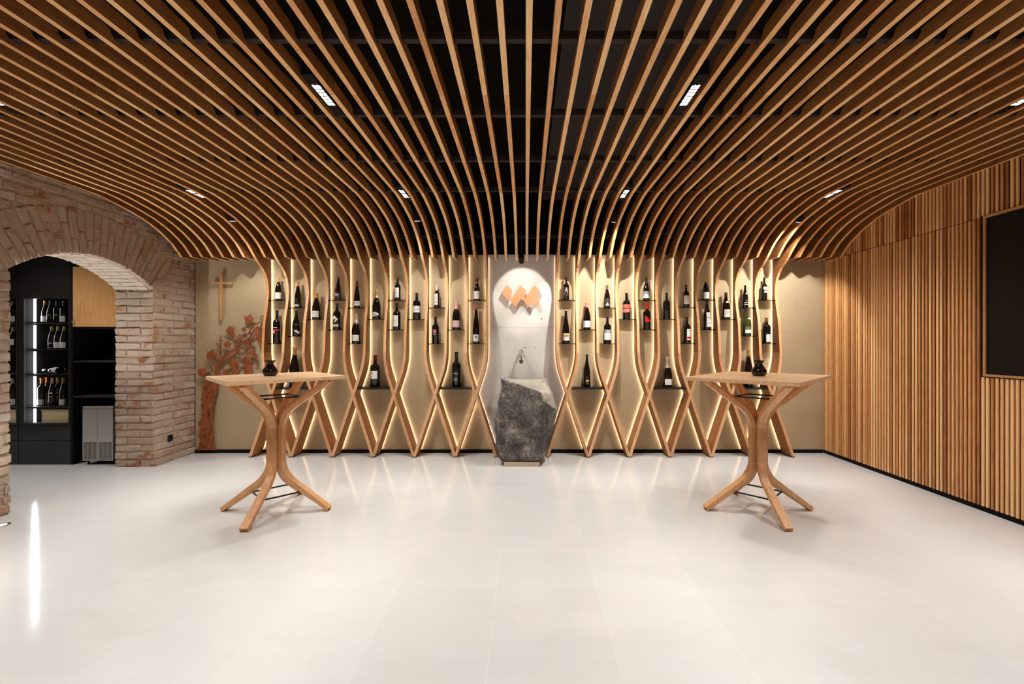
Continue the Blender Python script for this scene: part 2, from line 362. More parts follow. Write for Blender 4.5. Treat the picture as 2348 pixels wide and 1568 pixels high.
def m_stone():
    m, nt, b = newmat('dark_veined_stone'); L = nt.links.new
    tc = N(nt, 'ShaderNodeTexCoord')
    n1 = N(nt, 'ShaderNodeTexNoise'); n1.inputs['Scale'].default_value = 5; n1.inputs['Detail'].default_value = 9; n1.inputs['Roughness'].default_value = 0.68; n1.inputs['Distortion'].default_value = 0.6
    n2 = N(nt, 'ShaderNodeTexNoise'); n2.inputs['Scale'].default_value = 34; n2.inputs['Detail'].default_value = 8; n2.inputs['Roughness'].default_value = 0.75
    wn = N(nt, 'ShaderNodeTexNoise'); wn.inputs['Scale'].default_value = 3.2; wn.inputs['Detail'].default_value = 7; wn.inputs['Distortion'].default_value = 1.2
    for n in (n1, n2, wn): L(tc.outputs['Object'], n.inputs['Vector'])
    r = ramp(nt, [(0.32, (0.018, 0.014, 0.012)), (0.46, (0.065, 0.054, 0.047)), (0.57, (0.17, 0.145, 0.125)), (0.68, (0.40, 0.355, 0.31))]); 
    ad = N(nt, 'ShaderNodeMath', operation='MULTIPLY_ADD'); L(n2.outputs['Fac'], ad.inputs[0]); ad.inputs[1].default_value = 0.55
    sb = N(nt, 'ShaderNodeMath', operation='MULTIPLY_ADD'); L(n1.outputs['Fac'], sb.inputs[0]); sb.inputs[1].default_value = 0.9; sb.inputs[2].default_value = -0.22
    L(sb.outputs[0], ad.inputs[2]); L(ad.outputs[0], r.inputs[0])
    v = ramp(nt, [(0.496, (0, 0, 0)), (0.5, (0.45, 0.45, 0.45)), (0.504, (0, 0, 0))]); L(wn.outputs['Fac'], v.inputs[0])
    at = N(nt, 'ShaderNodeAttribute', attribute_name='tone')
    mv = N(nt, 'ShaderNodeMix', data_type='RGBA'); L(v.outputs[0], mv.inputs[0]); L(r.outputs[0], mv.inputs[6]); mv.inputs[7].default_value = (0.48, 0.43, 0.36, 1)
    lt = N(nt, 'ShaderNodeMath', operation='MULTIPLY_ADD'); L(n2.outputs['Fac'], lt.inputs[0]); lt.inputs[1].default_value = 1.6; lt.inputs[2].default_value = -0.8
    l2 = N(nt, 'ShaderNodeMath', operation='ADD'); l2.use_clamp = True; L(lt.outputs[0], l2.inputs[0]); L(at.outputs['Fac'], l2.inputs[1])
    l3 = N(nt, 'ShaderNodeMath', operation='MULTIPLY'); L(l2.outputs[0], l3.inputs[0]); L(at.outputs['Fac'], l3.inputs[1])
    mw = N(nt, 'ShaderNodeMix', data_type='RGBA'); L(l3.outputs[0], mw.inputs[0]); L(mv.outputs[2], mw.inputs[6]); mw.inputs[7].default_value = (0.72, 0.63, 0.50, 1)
    L(mw.outputs[2], b.inputs['Base Color']); b.inputs['Roughness'].default_value = 0.6
    bp = N(nt, 'ShaderNodeBump'); bp.inputs['Strength'].default_value = 1.0; bp.inputs['Distance'].default_value = 0.02
    L(ad.outputs[0], bp.inputs['Height']); L(bp.outputs[0], b.inputs['Normal'])
    return m
M['stone'] = m_stone()
M['water'] = plain('basin_water', (0.45, 0.48, 0.48), 0.03, spec=0.8, coat=0.6)

def m_pane(name, tint, refl):
    m, nt, b = newmat(name); L = nt.links.new
    nt.nodes.remove(b)
    tr = N(nt, 'ShaderNodeBsdfTransparent'); tr.inputs[0].default_value = (*tint, 1)
    gl = N(nt, 'ShaderNodeBsdfGlossy'); gl.inputs['Roughness'].default_value = 0.02; gl.inputs['Color'].default_value = (0.9, 0.9, 0.9, 1)
    fr = N(nt, 'ShaderNodeFresnel'); fr.inputs[0].default_value = 1.45
    ml = N(nt, 'ShaderNodeMath', operation='MULTIPLY'); L(fr.outputs[0], ml.inputs[0]); ml.inputs[1].default_value = refl
    ge = N(nt, 'ShaderNodeNewGeometry'); fb_ = N(nt, 'ShaderNodeMath', operation='SUBTRACT'); fb_.inputs[0].default_value = 1.0; L(ge.outputs['Backfacing'], fb_.inputs[1])
    m2 = N(nt, 'ShaderNodeMath', operation='MULTIPLY'); L(ml.outputs[0], m2.inputs[0]); L(fb_.outputs[0], m2.inputs[1])
    mx = N(nt, 'ShaderNodeMixShader'); L(m2.outputs[0], mx.inputs[0]); L(tr.outputs[0], mx.inputs[1]); L(gl.outputs[0], mx.inputs[2])
    L(mx.outputs[0], nt.nodes['Material Output'].inputs[0]); return m
M['pane'] = m_pane('glass_pane', (0.9, 0.9, 0.9), 1.0)
M['shelf'] = m_pane('shelf_glass', (0.30, 0.25, 0.18), 1.0)

def m_slat():
    m, nt, b = newmat('oak_slats'); L = nt.links.new
    tc = N(nt, 'ShaderNodeTexCoord'); at = N(nt, 'ShaderNodeAttribute', attribute_name='tone')
    mp = N(nt, 'ShaderNodeMapping'); mp.inputs['Scale'].default_value = (8, 8, 0.6); L(tc.outputs['Object'], mp.inputs[0])
    n = N(nt, 'ShaderNodeTexNoise'); n.inputs['Scale'].default_value = 12; n.inputs['Detail'].default_value = 5; L(mp.outputs[0], n.inputs['Vector'])
    a = N(nt, 'ShaderNodeMath', operation='MULTIPLY_ADD'); L(n.outputs['Fac'], a.inputs[0]); a.inputs[1].default_value = 0.7
    sb = N(nt, 'ShaderNodeMath', operation='MULTIPLY_ADD'); L(at.outputs['Fac'], sb.inputs[0]); sb.inputs[1].default_value = 0.75; sb.inputs[2].default_value = -0.22
    L(sb.outputs[0], a.inputs[2])
    r = ramp(nt, [(0.1, (0.32, 0.105, 0.027)), (0.5, (0.64, 0.285, 0.09)), (0.95, (0.92, 0.55, 0.25))]); L(a.outputs[0], r.inputs[0])
    L(r.outputs[0], b.inputs['Base Color']); b.inputs['Roughness'].default_value = 0.5
    return m
M['slat'] = m_slat()

def set_tone(o, fn):
    """face attribute 'tone' (fn: face index -> float)"""
    at = o.data.attributes.new('tone', 'FLOAT', 'FACE')
    at.data.foreach_set('value', [fn(i) for i in range(len(o.data.polygons))])

# ============================================================ STRUCTURE
b = MB(); b.box((-9.5, -2.6, -0.1), (XR + 0.2, 7.0, 0.0))
tag(b.build('floor', M['floor'], origin=(0, 0, 0)), kind='structure')
b = MB(); b.box((-9.5, -2.6, 3.2), (XR + 0.2, 7.0, 3.3))
tag(b.build('ceiling', M['blackwall']), kind='structure')
# back wall: sand plaster up to 2.47, black above
b = MB(); b.box((XL, YB, 0.0), (XR + 0.2, YB + 0.15, 2.47), 0); b.box((XL, YB, 2.47), (XR + 0.2, YB + 0.15, 3.2), 1)
tag(b.build('wall_back', [M['plaster'], M['blackwall']]), kind='structure')
b = MB(); b.box((XL, YB - 0.012, 0.0), (XR, YB, 0.042))
tag(b.build('baseboard_back', M['black']), kind='structure')
b = MB(); b.box((-9.5, -2.6, 0), (XR + 0.2, -2.5, 3.2))
tag(b.build('wall_rear', plain('rear_plaster', (0.45, 0.36, 0.26), 0.85)), kind='structure')
# side room behind the arch
b = MB(); b.box((-9.5, 5.75, 0), (XL - 0.42, 5.85, 3.2)); b.box((-9.5, -2.5, 0), (-9.4, 5.75, 3.2))
tag(b.build('wall_side_room', plain('side_plaster', (0.62, 0.56, 0.48), 0.85)), kind='structure')

# concrete panel between the two halves of the lattice

# ------------------------------------------------------------ brick wall with arch
ARC_Y, ARC_Z, ARC_R, RING = 4.292, 1.083, 1.112, 0.425
J0, J1 = 3.602, 4.984
SPRING = ARC_Z + math.sqrt(ARC_R**2 - ((J1 - J0) / 2) ** 2)
WT = 0.425
def wall_mortar():
    b = MB(); n = 24; xa, xb = XL - 0.010, XL - WT + 0.01
    a0 = math.atan2(SPRING - ARC_Z, (J1 - J0) / 2)
    arc = [(ARC_Y + (ARC_R + 0.008) * math.cos(PI - a0 - (PI - 2*a0) * i / n), ARC_Z + (ARC_R + 0.008) * math.sin(PI - a0 - (PI - 2*a0) * i / n)) for i in range(n + 1)]
    j0, j1 = J0 - 0.008, J1 + 0.008
    b.box((xb, -2.5, 0), (xa, j0, 3.2)); b.box((xb, j1, 0), (xa, YB - 0.002, 3.2))
    pts = [(j0, SPRING)] + arc[0:1]
    # strips above the arch
    for i in range(n):
        (ya, za), (yb, zb) = arc[i], arc[i + 1]
        b.prism([(ya, za), (yb, zb), (yb, 3.2), (ya, 3.2)], xb, xa, 'X')
    return b
w = wall_mortar().build('wall_left', M['mortar'], origin=(XL, 4.3, 0)); tag(w, kind='structure')
tones = []
def brick(b, c, u, v, n_, lu, lv, ln, tone, jit=0.0065):
    """box of size lu*lv*ln centred c with axes u,v,n; front (+n) corners drawn in a little, roughened"""
    vs = []
    c = Vector(c)
    for sn, k in ((-1, 1.0), (0.45, 1.0), (1, 0.90)):
        for su, sv in ((-1,-1),(0,-1),(1,-1),(1,1),(0,1),(-1,1)):
            ku = 1 - (1 - k) * min(1, 0.09 / lu); kv = 1 - (1 - k) * min(2.4, 0.17 / lv)
            j = Vector((random.uniform(-jit, jit), random.uniform(-jit, jit), random.uniform(-jit, jit)))
            vs.append(c + u * su * lu / 2 * ku + v * sv * lv / 2 * kv + n_ * sn * ln / 2 + j)
    fs = [(12,13,16,17),(13,14,15,16)]
    for k in range(2):
        for i in range(6):
            j = (i + 1) % 6
            fs.append((k*6+i, k*6+j, (k+1)*6+j, (k+1)*6+i))
    b.add(vs, fs, 0)
    tones.extend([tone] * len(fs))
def rtone():
    r = random.random()
    return 0.12 + 0.25*random.random() if r < 0.25 else (0.35 + 0.35*random.random() if r < 0.75 else 0.7 + 0.3*random.random())
PH = 0.081
def courses():
    b = MB(); UX, UY, UZ = Vector((1,0,0)), Vector((0,1,0)), Vector((0,0,1))
    nrow = int(3.0 / PH)
    for r in range(nrow):
        z = (r + 0.5) * PH; segs = []
        # intervals in Y free of opening + ring
        cuts = []
        a0 = math.atan2(SPRING - ARC_Z, (J1 - J0) / 2)
        ro = ARC_R + RING + 0.012
        if z < SPRING: cuts.append((J0, J1))
        zz = z - ARC_Z
        if zz < ro and z > SPRING - 0.02:
            yo = math.sqrt(max(0, ro**2 - zz**2)); yk = zz / math.tan(a0)   # skewback line
            hw = min(yo, yk + 0.03); cuts.append((ARC_Y - hw, ARC_Y + hw))
        y = -0.9; end = YB - 0.004
        lo = [(-0.9, end)]
        for c0, c1 in cuts:
            nl = []
            for s0, s1 in lo:
                if c0 > s0: nl.append((s0, min(s1, c0)))
                if c1 < s1: nl.append((max(s0, c1), s1))
            lo = nl
        for s0, s1 in lo:
            if s1 - s0 < 0.03: continue
            y = s0; first = True
            anchored = s0 > 0
            while y < s1 - 0.02:
                full = random.choice([0.28, 0.14, 0.14, 0.22, 0.17]) * random.uniform(0.93, 1.05)
                if first: full = (0.14 if r % 2 else 0.285) if anchored else 0.285 * random.uniform(0.4, 1)
                ln = min(full, s1 - y)
                if s1 - (y + ln) < 0.05: ln = s1 - y
                wob = 0.006 * math.sin(y * 2.3 + r * 0.7)
                pr = random.uniform(-0.004, 0.006)
                brick(b, (XL - 0.02 + pr, y + ln / 2, z + wob), UY, UZ, UX, ln - random.uniform(0.008, 0.016), PH - random.uniform(0.010, 0.022), 0.04, rtone())
                y += ln; first = False
        # jambs
        if z < SPRING - 0.01:
            for yy, sgn in ((J1, -1), (J0, 1)):
                x = XL - 0.0
                lens = [0.29, 0.135] if r % 2 else [0.14, 0.285]
                for L_ in lens:
                    L2 = L_
                    brick(b, (x - L2 / 2, yy - sgn * 0.015, z), UX, UZ, UY * sgn, L2 - 0.011, PH - random.uniform(0.011, 0.018), 0.04 + random.uniform(-0.006, 0.006), rtone())
                    x -= L_
    # voussoirs
    a0 = math.atan2(SPRING - ARC_Z, (J1 - J0) / 2); nv = 24
    for i in range(nv):
        a = a0 + (PI - 2 * a0) * (i + 0.5) / nv
        rad = Vector((0, math.cos(a), math.sin(a))); tan = Vector((0, -math.sin(a), math.cos(a)))
        split = [0.28, 0.14] if i % 2 else [0.14, 0.28]
        if i % 5 == 3: split = [0.21, 0.21]
        r0 = ARC_R
        for L_ in split:
            rm = r0 + L_ / 2; wd = (PI - 2 * a0) / nv * rm
            c = Vector((XL - 0.02 + random.uniform(-0.003, 0.008), ARC_Y, ARC_Z)) + rad * rm
            brick(b, c, rad, tan, UX, L_ - 0.012, wd - random.uniform(0.009, 0.016), 0.045, rtone() * 0.8 + 0.05, 0.005)
            r0 += L_
    o = b.build('brick_facing', M['brick'], parent=w)
    set_tone(o, lambda i: tones[i] if i < len(tones) else 0.5)
courses()
tones.clear()
def soffit():
    b = MB(); UX = Vector((1,0,0)); a0 = math.atan2(SPRING - ARC_Z, (J1 - J0) / 2); nv = 24
    for i in range(nv):
        a = a0 + (PI - 2 * a0) * (i + 0.5) / nv
        rad = Vector((0, math.cos(a), math.sin(a))); tan = Vector((0, -math.sin(a), math.cos(a)))
        wd = (PI - 2 * a0) / nv * ARC_R; x = XL - 0.045
        for L_ in ([0.25, 0.13] if i % 2 else [0.11, 0.27]):
            c = Vector((x - L_ / 2, ARC_Y, ARC_Z)) + rad * (ARC_R + 0.018)
            brick(b, c, UX, tan, -rad, L_ - 0.006, wd - 0.006, 0.04, 0.7 + 0.3 * random.random(), 0.004)
            x -= L_
    o = b.build('arch_soffit', M['brickl'], parent=w)
    set_tone(o, lambda i: tones[i] if i < len(tones) else 0.8)
soffit()

# ------------------------------------------------------------ right wall: black backing + oak slats, screen recess
SCR_Y0, SCR_Y1, SCR_Z0, SCR_Z1 = 1.40, 3.625, 1.115, 2.372
b = MB(); b.box((XR + 0.012, -2.5, 0), (XR + 0.2, YB, 3.2))
wr = tag(b.build('wall_right', M['black']), kind='structure')
tones.clear(); b = MB(); y = YB - 0.018; i = 0
while y > -1.6:
    y1, y0 = y, y - 0.0195; ym = (y + y0) / 2
    t1, t2 = random.random(), random.random()
    if random.random() < 0.12: t1 = t2 = 1.15
    inscr = SCR_Y0 < ym < SCR_Y1 + 0.03
    zs = [(0.045, 2.380), (2.386, 2.95)] if not inscr else [(0.045, SCR_Z0 - 0.026), (SCR_Z1 + 0.026, 2.95)]
    for (za, zb), t in zip(zs, (t1, t2)):
        b.box((XR, y0, za), (XR + 0.013, y1, zb)); tones.extend([t] * 6)
    y -= 0.0366
o = b.build('slat_cladding', M['slat'], parent=wr); tn = list(tones); set_tone(o, lambda i: tn[i])
t = empty('wall_screen', (XR, (SCR_Y0 + SCR_Y1) / 2, SCR_Z0), 'large black wall screen in a thin oak frame set into the slatted wall', 'screen')
b = MB(); b.box((XR + 0.004, SCR_Y0, SCR_Z0), (XR + 0.0119, SCR_Y1, SCR_Z1)); b.build('display', M['screen'], t)
b = MB()
b.box((XR - 0.008, SCR_Y0 - 0.022, SCR_Z0 - 0.018), (XR + 0.0119, SCR_Y1 + 0.018, SCR_Z0)); b.box((XR - 0.008, SCR_Y0 - 0.022, SCR_Z1), (XR + 0.0119, SCR_Y1 + 0.018, SCR_Z1 + 0.022))
b.box((XR - 0.008, SCR_Y1, SCR_Z0), (XR + 0.0119, SCR_Y1 + 0.018, SCR_Z1)); b.box((XR - 0.008, SCR_Y0 - 0.022, SCR_Z0), (XR + 0.0119, SCR_Y0, SCR_Z1))
b.build('frame', M['veneer'], t)

# ============================================================ RIBS
BARS = [2.137, 2.840, 3.543, 4.246]
CURVE = [((4.20, 2.765), (4.20, 2.842)), ((4.30, 2.757), (4.30, 2.840)), ((4.43, 2.737), (4.47, 2.826)), ((4.53, 2.721), (4.58, 2.812)), ((4.63, 2.702), (4.70, 2.792)),
         ((4.73, 2.680), (4.80, 2.768)), ((4.82, 2.652), (4.90, 2.740)), ((4.89, 2.626), (4.97, 2.712)), ((4.96, 2.596), (5.04, 2.685)), ((5.04, 2.556), (5.11, 2.65)), ((5.10, 2.520), (5.165, 2.622)),
         ((5.125, 2.505), (5.168, 2.592)), ((5.15, 2.487), (5.195, 2.570)), ((5.165, 2.475), (5.218, 2.572)), ((5.18, 2.462), (5.224, 2.592)),
         ((5.23, 2.418), (5.30, 2.545)), ((5.277, 2.373), (5.393, 2.482))]
def section(x, th, f, bk, dx=0.0):
    return [(x + dx - th, f[0], f[1]), (x + dx + th, f[0], f[1]), (x + dx + th, bk[0], bk[1]), (x + dx - th, bk[0], bk[1])]
T = 0.0142
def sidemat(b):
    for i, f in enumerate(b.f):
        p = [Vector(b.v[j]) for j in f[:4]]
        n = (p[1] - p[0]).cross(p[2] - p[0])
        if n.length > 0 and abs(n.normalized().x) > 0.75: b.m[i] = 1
def ceil_stations(y0, y1):
    ys = {y0, y1}; st = []
    prof = []
    for bc in BARS + [bb - 0.703 * k for bb in [2.137] for k in (1, 2, 3, 4)]:
        prof += [(bc - 0.065, ZTOP - 0.012), (bc - 0.04, ZTOP - 0.018), (bc - 0.036, ZTOP - 0.034), (bc - 0.018, ZTOP - 0.050), (bc + 0.020, ZTOP - 0.050), (bc + 0.030, ZTOP - 0.040), (bc + 0.055, ZTOP - 0.013), (bc + 0.35, ZTOP)]
    prof = sorted(prof)
    def top(y):
        if y <= prof[0][0]: return ZTOP
        for (a, za), (c, zc) in zip(prof, prof[1:]):
            if a <= y <= c: return za + (zc - za) * (y - a) / max(1e-6, c - a)
        return ZTOP
    pts = sorted(set([y0, y1] + [p[0] for p in prof if y0 < p[0] < y1]))
    return [((y, ZRIB), (y, top(y))) for y in pts]
YFRONT, YJ1, YJ2 = -0.9, 2.545, 4.196
WALLST = [(2.20, 5.60), (0, 0)]
FRONT = [(2.373, 5.277), (2.345, 5.315), (2.31, 5.36), (2.27, 5.422), (2.225, 5.470), (2.16, 5.513), (2.08, 5.540), (2.0, 5.550), (1.94, 5.546), (1.813, 5.521), (1.70, 5.491), (1.61, 5.470), (1.42, 5.451), (1.25, 5.438), (0.95, 5.41), (0.745, 5.40), (0.012, 5.383)]
def yfront(z):
    for (za, ya), (zb, yb) in zip(FRONT, FRONT[1:]):
        if zb <= z <= za: return ya + (yb - ya) * (za - z) / (za - zb)
    return FRONT[-1][1]
def drift(z):
    if z > 1.28: return 0.0
    if z > 0.956: return 0.329 * (1.28 - z) ** 2 / (2 * 0.324)
    return 0.329 * (1.118 - z)
YBACK = 5.600
# its edges follow the two ribs beside it, down past their crossings to the feet
b = MB()
def pedge(side, z):
    a, c = (RX(-4), RX(-6)) if side < 0 else (RX(3), RX(5))
    return a + side * drift(z) if z >= 0.745 else c - side * drift(z)
def pslab(z1, z0):
    n = 24; zs = [z1 + (z0 - z1) * i / n for i in range(n + 1)]
    if z0 < 0.745 < z1: zs = sorted(set(zs + [0.745]), reverse=True)
    b.prism([(pedge(-1, z), z) for z in zs] + [(pedge(1, z), z) for z in reversed(zs)], YB - 0.012, YB - 0.0005, 'Y')
pslab(2.47, 1.560); pslab(1.5575, 0.045)
tag(b.build('concrete_panel', M['concrete']), 'pale pitted concrete panel behind the copper emblem and stone basin', 'wall panel')
def rib(k, long_, direc, label, group):
    x = RX(k)
    zbase = 0.0 if long_ else 2.37
    root = empty('wooden_rib', (x, 5.40 if long_ else 5.3, zbase), label, 'rib', group)
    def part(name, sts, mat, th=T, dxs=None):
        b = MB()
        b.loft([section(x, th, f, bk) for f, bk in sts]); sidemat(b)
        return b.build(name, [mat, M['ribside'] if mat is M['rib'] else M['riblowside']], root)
    part('ceiling_beam', ceil_stations(YFRONT, YJ1 - 0.0008), M['rib'])
    part('ceiling_beam', ceil_stations(YJ1 + 0.0008, YJ2 - 0.0008), M['rib'])
    if not long_:
        part('curved_end', [((YJ2 + 0.0008, ZRIB), (YJ2 + 0.0008, ZTOP - 0.02))] + CURVE[1:] + [((5.54, 2.377), (5.54, 2.402))], M['rib'])
    else:
        part('curved_shoulder', [((YJ2 + 0.0008, ZRIB), (YJ2 + 0.0008, ZTOP - 0.02))] + CURVE[1:-1] + [((5.277, 2.373), (5.42, 2.50)), ((5.36, 2.31), (5.52, 2.47)), ((5.422, 2.27), (YBACK, 2.44)), ((5.470, 2.2255), (YBACK, 2.2255))], M['rib'])
        zs = [2.2245, 2.16, 2.08, 2.0, 1.94, 1.87, 1.813, 1.75, 1.70, 1.61, 1.52, 1.42, 1.33, 1.2515]
        part('wall_post', [((yfront(z), z), (YBACK, z)) for z in zs], M['rib'], 0.0155)
        zs = [1.2512, 1.20, 1.15, 1.10, 1.05, 1.0, 0.95, 0.745, 0.4, 0.012]
        fr = lambda z: yfront(z) + (0.003 if direc > 0 and z < 1.2 else 0)    # right-leaning legs are let in behind the left-leaning ones
        bk_ = lambda z: YBACK - (0.001 if direc > 0 and z < 1.2 else 0)
        b = MB(); h = 0.5 * 0.0008
        # left- and right-going legs interlock: one is cut thinner at the back, so each keeps its own side near the crossing
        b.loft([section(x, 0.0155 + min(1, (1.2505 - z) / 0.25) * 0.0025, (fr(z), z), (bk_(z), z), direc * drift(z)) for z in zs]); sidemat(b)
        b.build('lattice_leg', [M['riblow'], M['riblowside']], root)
        xf = x + direc * drift(0.012); b = MB()
        b.box((xf - 0.0185 + (0.0 if direc < 0 else 0.0), yfront(0.012) + 0.004, 0.0), (xf + 0.0185, YBACK, 0.0115))
        b.build('foot_pad', M['black'], root)
        b = MB(); zl = [2.44, 2.1, 1.7, 1.28] + [1.28 - 0.03 * i for i in range(1, 12)] + [0.95, 0.81, 0.68, 0.4, 0.06]
        for za, zb in zip(zl, zl[1:]):
            xa, xb = x + direc * drift(za), x + direc * drift(zb); ya = YBACK + 0.002
            vs = []
            for (xx, zz) in ((xa, za), (xb, zb)):
                for sx, yy in ((-0.006, ya), (0.006, ya), (0.006, ya + 0.003), (-0.006, ya + 0.003)):
                    vs.append((xx + sx, yy, zz))
            b.add(vs, [(0,1,5,4),(1,2,6,5),(2,3,7,6),(3,0,4,7)], 0)
        b.build('led_strip', M['led'], root)
    return root
def lblong(i, side):
    where = 'left of' if side < 0 else 'right of'
    return f'tall oak rib running down into the wall lattice, {ORD[i]} {where} the concrete panel'
left_long = [-4 - 2 * i for i in range(12)]; right_long = [3 + 2 * i for i in range(12)]
protos = {}
for side, ks in ((-1, left_long), (1, right_long)):
    for i, k in enumerate(ks):
        # pairs lean towards each other
        d = side if i % 2 == 0 else -side
        key = d
        if key not in protos:
            protos[key] = (k, rib(k, True, d, lblong(i + 1, side), 'tall ribs of the wall lattice'))
        else:
            pk, pr = protos[key]
            copy_tree(pr, (RX(k), 5.40, 0.0), lblong(i + 1, side))
sp = None
for k in range(-33, 31):
    if k in left_long or k in right_long: continue
    if -4 < k < 3:
        n = k + 4; lab = f'short oak ceiling rib over the concrete panel, {ORD[n]} of six from the left'
    elif k < -26: lab = f'short oak ceiling rib above the wooden cross side, {ORD[-26 - k]} beyond the leftmost tall rib'
    elif k > 25: lab = f'short oak ceiling rib near the slatted wall, {ORD[k - 25]} beyond the rightmost tall rib'
    elif k < 0:
        i = (-k - 5) // 2 + 1; lab = f'short oak ceiling rib between the {ORD[i]} and {ORD[i+1]} tall ribs left of the concrete'
    else:
        i = (k - 4) // 2 + 1; lab = f'short oak ceiling rib between the {ORD[i]} and {ORD[i+1]} tall ribs right of the concrete'
    if sp is None: sp = rib(k, False, 0, lab, 'short ribs of the ceiling')
    else: copy_tree(sp, (RX(k), 5.3, 2.37), lab)

# crossbars that carry the ribs
for i, yb in enumerate(BARS + [5.20]):
    b = MB(); z0 = ZTOP - 0.048 if i < 4 else 2.577
    b.box((XL + 0.004, yb - 0.016, z0), (XR - 0.004, yb + 0.016, z0 + 0.04))
    lab = ['dark crossbar over the ribs nearest the camera', 'dark crossbar over the ribs, second from the camera', 'dark crossbar over the ribs, third from the camera',
           'dark crossbar over the ribs where they begin to bend', 'dark crossbar behind the curved rib ends near the back wall'][i]
    tag(b.build('ceiling_crossbar', M['bar']), lab, 'crossbar', 'crossbars carrying the ribs')
b = MB(); b.box((-0.45, 1.2, 2.93), (2.0, 1.72, 3.198)); b.box((0.2, 1.72, 3.02), (1.15, 5.2, 3.198))
tag(b.build('air_duct', plain('duct_paint', (0.02, 0.013, 0.012), 0.7)), 'dark painted air duct above the middle ribs', 'duct')

# ============================================================ LIGHT FITTINGS
def linear_fitting(x, y, label, group):
    root = empty('linear_downlight', (x, y, 2.79), label, 'light fitting', group)
    b = MB(); w_, L_ = 0.021, 0.105
    b.box((x - w_ - 0.006, y - L_ - 0.10, 2.80), (x + w_ + 0.006, y + L_ + 0.10, 2.855))
    b.box((x - w_ - 0.006, y - L_ - 0.10, 2.775), (x - w_, y + L_ + 0.10, 2.80)); b.box((x + w_, y - L_ - 0.10, 2.775), (x + w_ + 0.006, y + L_ + 0.10, 2.80))
    b.box((x - w_, y - L_ - 0.10, 2.775), (x + w_, y - L_, 2.80)); b.box((x - w_, y + L_, 2.775), (x + w_, y + L_ + 0.10, 2.80))
    b.build('housing', M['black'], root)
    b = MB()
    for i in range(1, 6):
        yy = y - L_ + 2 * L_ * i / 6; b.box((x - w_, yy - 0.0035, 2.772), (x + w_, yy + 0.0035, 2.790))
    b.box((x - 0.002, y - L_, 2.776), (x + 0.002, y + L_, 2.788))
    b.build('louvre', M['black'], root)
    l = lamp('lamp', 'AREA', (x, y, 2.794), E_LINEAR, NEUT, root, shape='RECTANGLE', size=0.040, size_y=0.208)
    l.data.spread = math.radians(122)
    return root
colname = ['outer left', 'inner left', 'inner right', 'outer right']
rowname = ['far row near the back wall', 'row above the tables', 'row above the camera', 'rear row']
p = None
for r_, y in enumerate(ROWS):
    for c_, k in enumerate(COLS):
        x = RX(k); lab = f'recessed linear ceiling light in the {colname[c_]} column, {rowname[r_]}'
        if p is None: p = linear_fitting(x, y, lab, 'recessed linear ceiling lights')
        else: copy_tree(p, (x, y, 2.79), lab)

def spot_fitting(x, y, zb, target, label, energy, size=50, blend=0.5, hang=False):
    root = empty('cylinder_spotlight', (x, y, zb), label, 'spotlight', 'cylinder spotlights')
    d = (Vector(target) - Vector((x, y, zb))).normalized()
    q = d.to_track_quat('-Z', 'Y').to_matrix()
    def tr(b_):
        b_.v = [tuple(Vector((x, y, zb)) + q @ (Vector(p_) - Vector((x, y, zb)))) for p_ in b_.v]
    b = MB(); b.lathe([(0.031, 0.0), (0.031, 0.10), (0.028, 0.105)], (x, y, zb), 24); tr(b)
    top = Vector((x, y, zb)) - d * 0.10
    b.tube([tuple(top), (top.x, top.y, 2.86 if not hang else 3.2)], 0.008, 8)
    b.build('housing', M['black'], root)
    b = MB(); b.lathe([(0.0285, -0.0015), (0.0285, 0.001)], (x, y, zb), 24); tr(b); b.build('lens', M['lens'], root)
    p0 = Vector((x, y, zb)) + d * 0.006
    lm = lamp('lamp', 'SPOT', tuple(p0), energy, NEUT, root, spot_size=math.radians(size), spot_blend=blend, shadow_soft_size=0.018)
    lm.rotation_euler = d.to_track_quat('-Z', 'Y').to_euler()
    return root
YS = 4.79
spot_fitting(RX(-25.5), YS, 2.665, (RX(-25.5), 5.12, 1.3), 'cylinder spotlight between ribs above the wooden cross, lens glowing', E_SPOT * 0.6, 120, 0.5)
spot_fitting(RX(-9.5), YS, 2.665, (RX(-9.5), 5.12, 1.3), 'cylinder spotlight between ribs left of the middle, lens glowing', E_SPOT * 0.6, 120, 0.5)
spot_fitting(RX(-0.5), 5.0, 2.272, (RX(-0.5), 5.906, 1.849), 'black cylinder spotlight hanging in front of the concrete panel', 17, 60, 0.22, True)
spot_fitting(RX(7.5), YS, 2.66, (RX(7.5) + 0.02, 5.6, 1.35), 'cylinder spotlight between ribs right of the middle, aimed at the wall', E_SPOT * 1.2, 95, 0.4)
spot_fitting(RX(23.5), YS, 2.66, (RX(23.5) + 0.10, 5.6, 1.35), 'cylinder spotlight by the lit rib near the slatted wall', E_SPOT * 1.2, 95, 0.4)

def uplight(x, y, lab, e, tgt):
    root = empty('floor_uplight', (x, y, 0), lab, 'floor light', 'recessed floor uplights')
    b = MB(); b.lathe([(0.030, 0.0006), (0.048, 0.0006), (0.050, 0.003), (0.030, 0.003)], (x, y, 0), 32, cap=False); b.build('trim_ring', M['clear_ring'], root)
    b = MB(); b.lathe([(0.030, 0.0005), (0.030, 0.0015)], (x, y, 0), 32); b.build('lens', M['uplens'], root)
    l = lamp('lamp', 'SPOT', (x, y, 0.012), e, NEUT, root, spot_size=math.radians(75), spot_blend=0.8, shadow_soft_size=0.02)
    d = (Vector(tgt) - Vector((x, y, 0.012))).normalized(); l.rotation_euler = d.to_track_quat('-Z', 'Y').to_euler()
uplight(-3.93, 3.377, 'round floor uplight at the foot of the near brick pier', 14, (-4.1, 3.4, 2.0))
uplight(-4.455, 3.71, 'unseen floor uplight added inside the brick archway', 110, (-4.33, 4.5, 2.1))  # out of view behind the pier, added to light the arch soffit
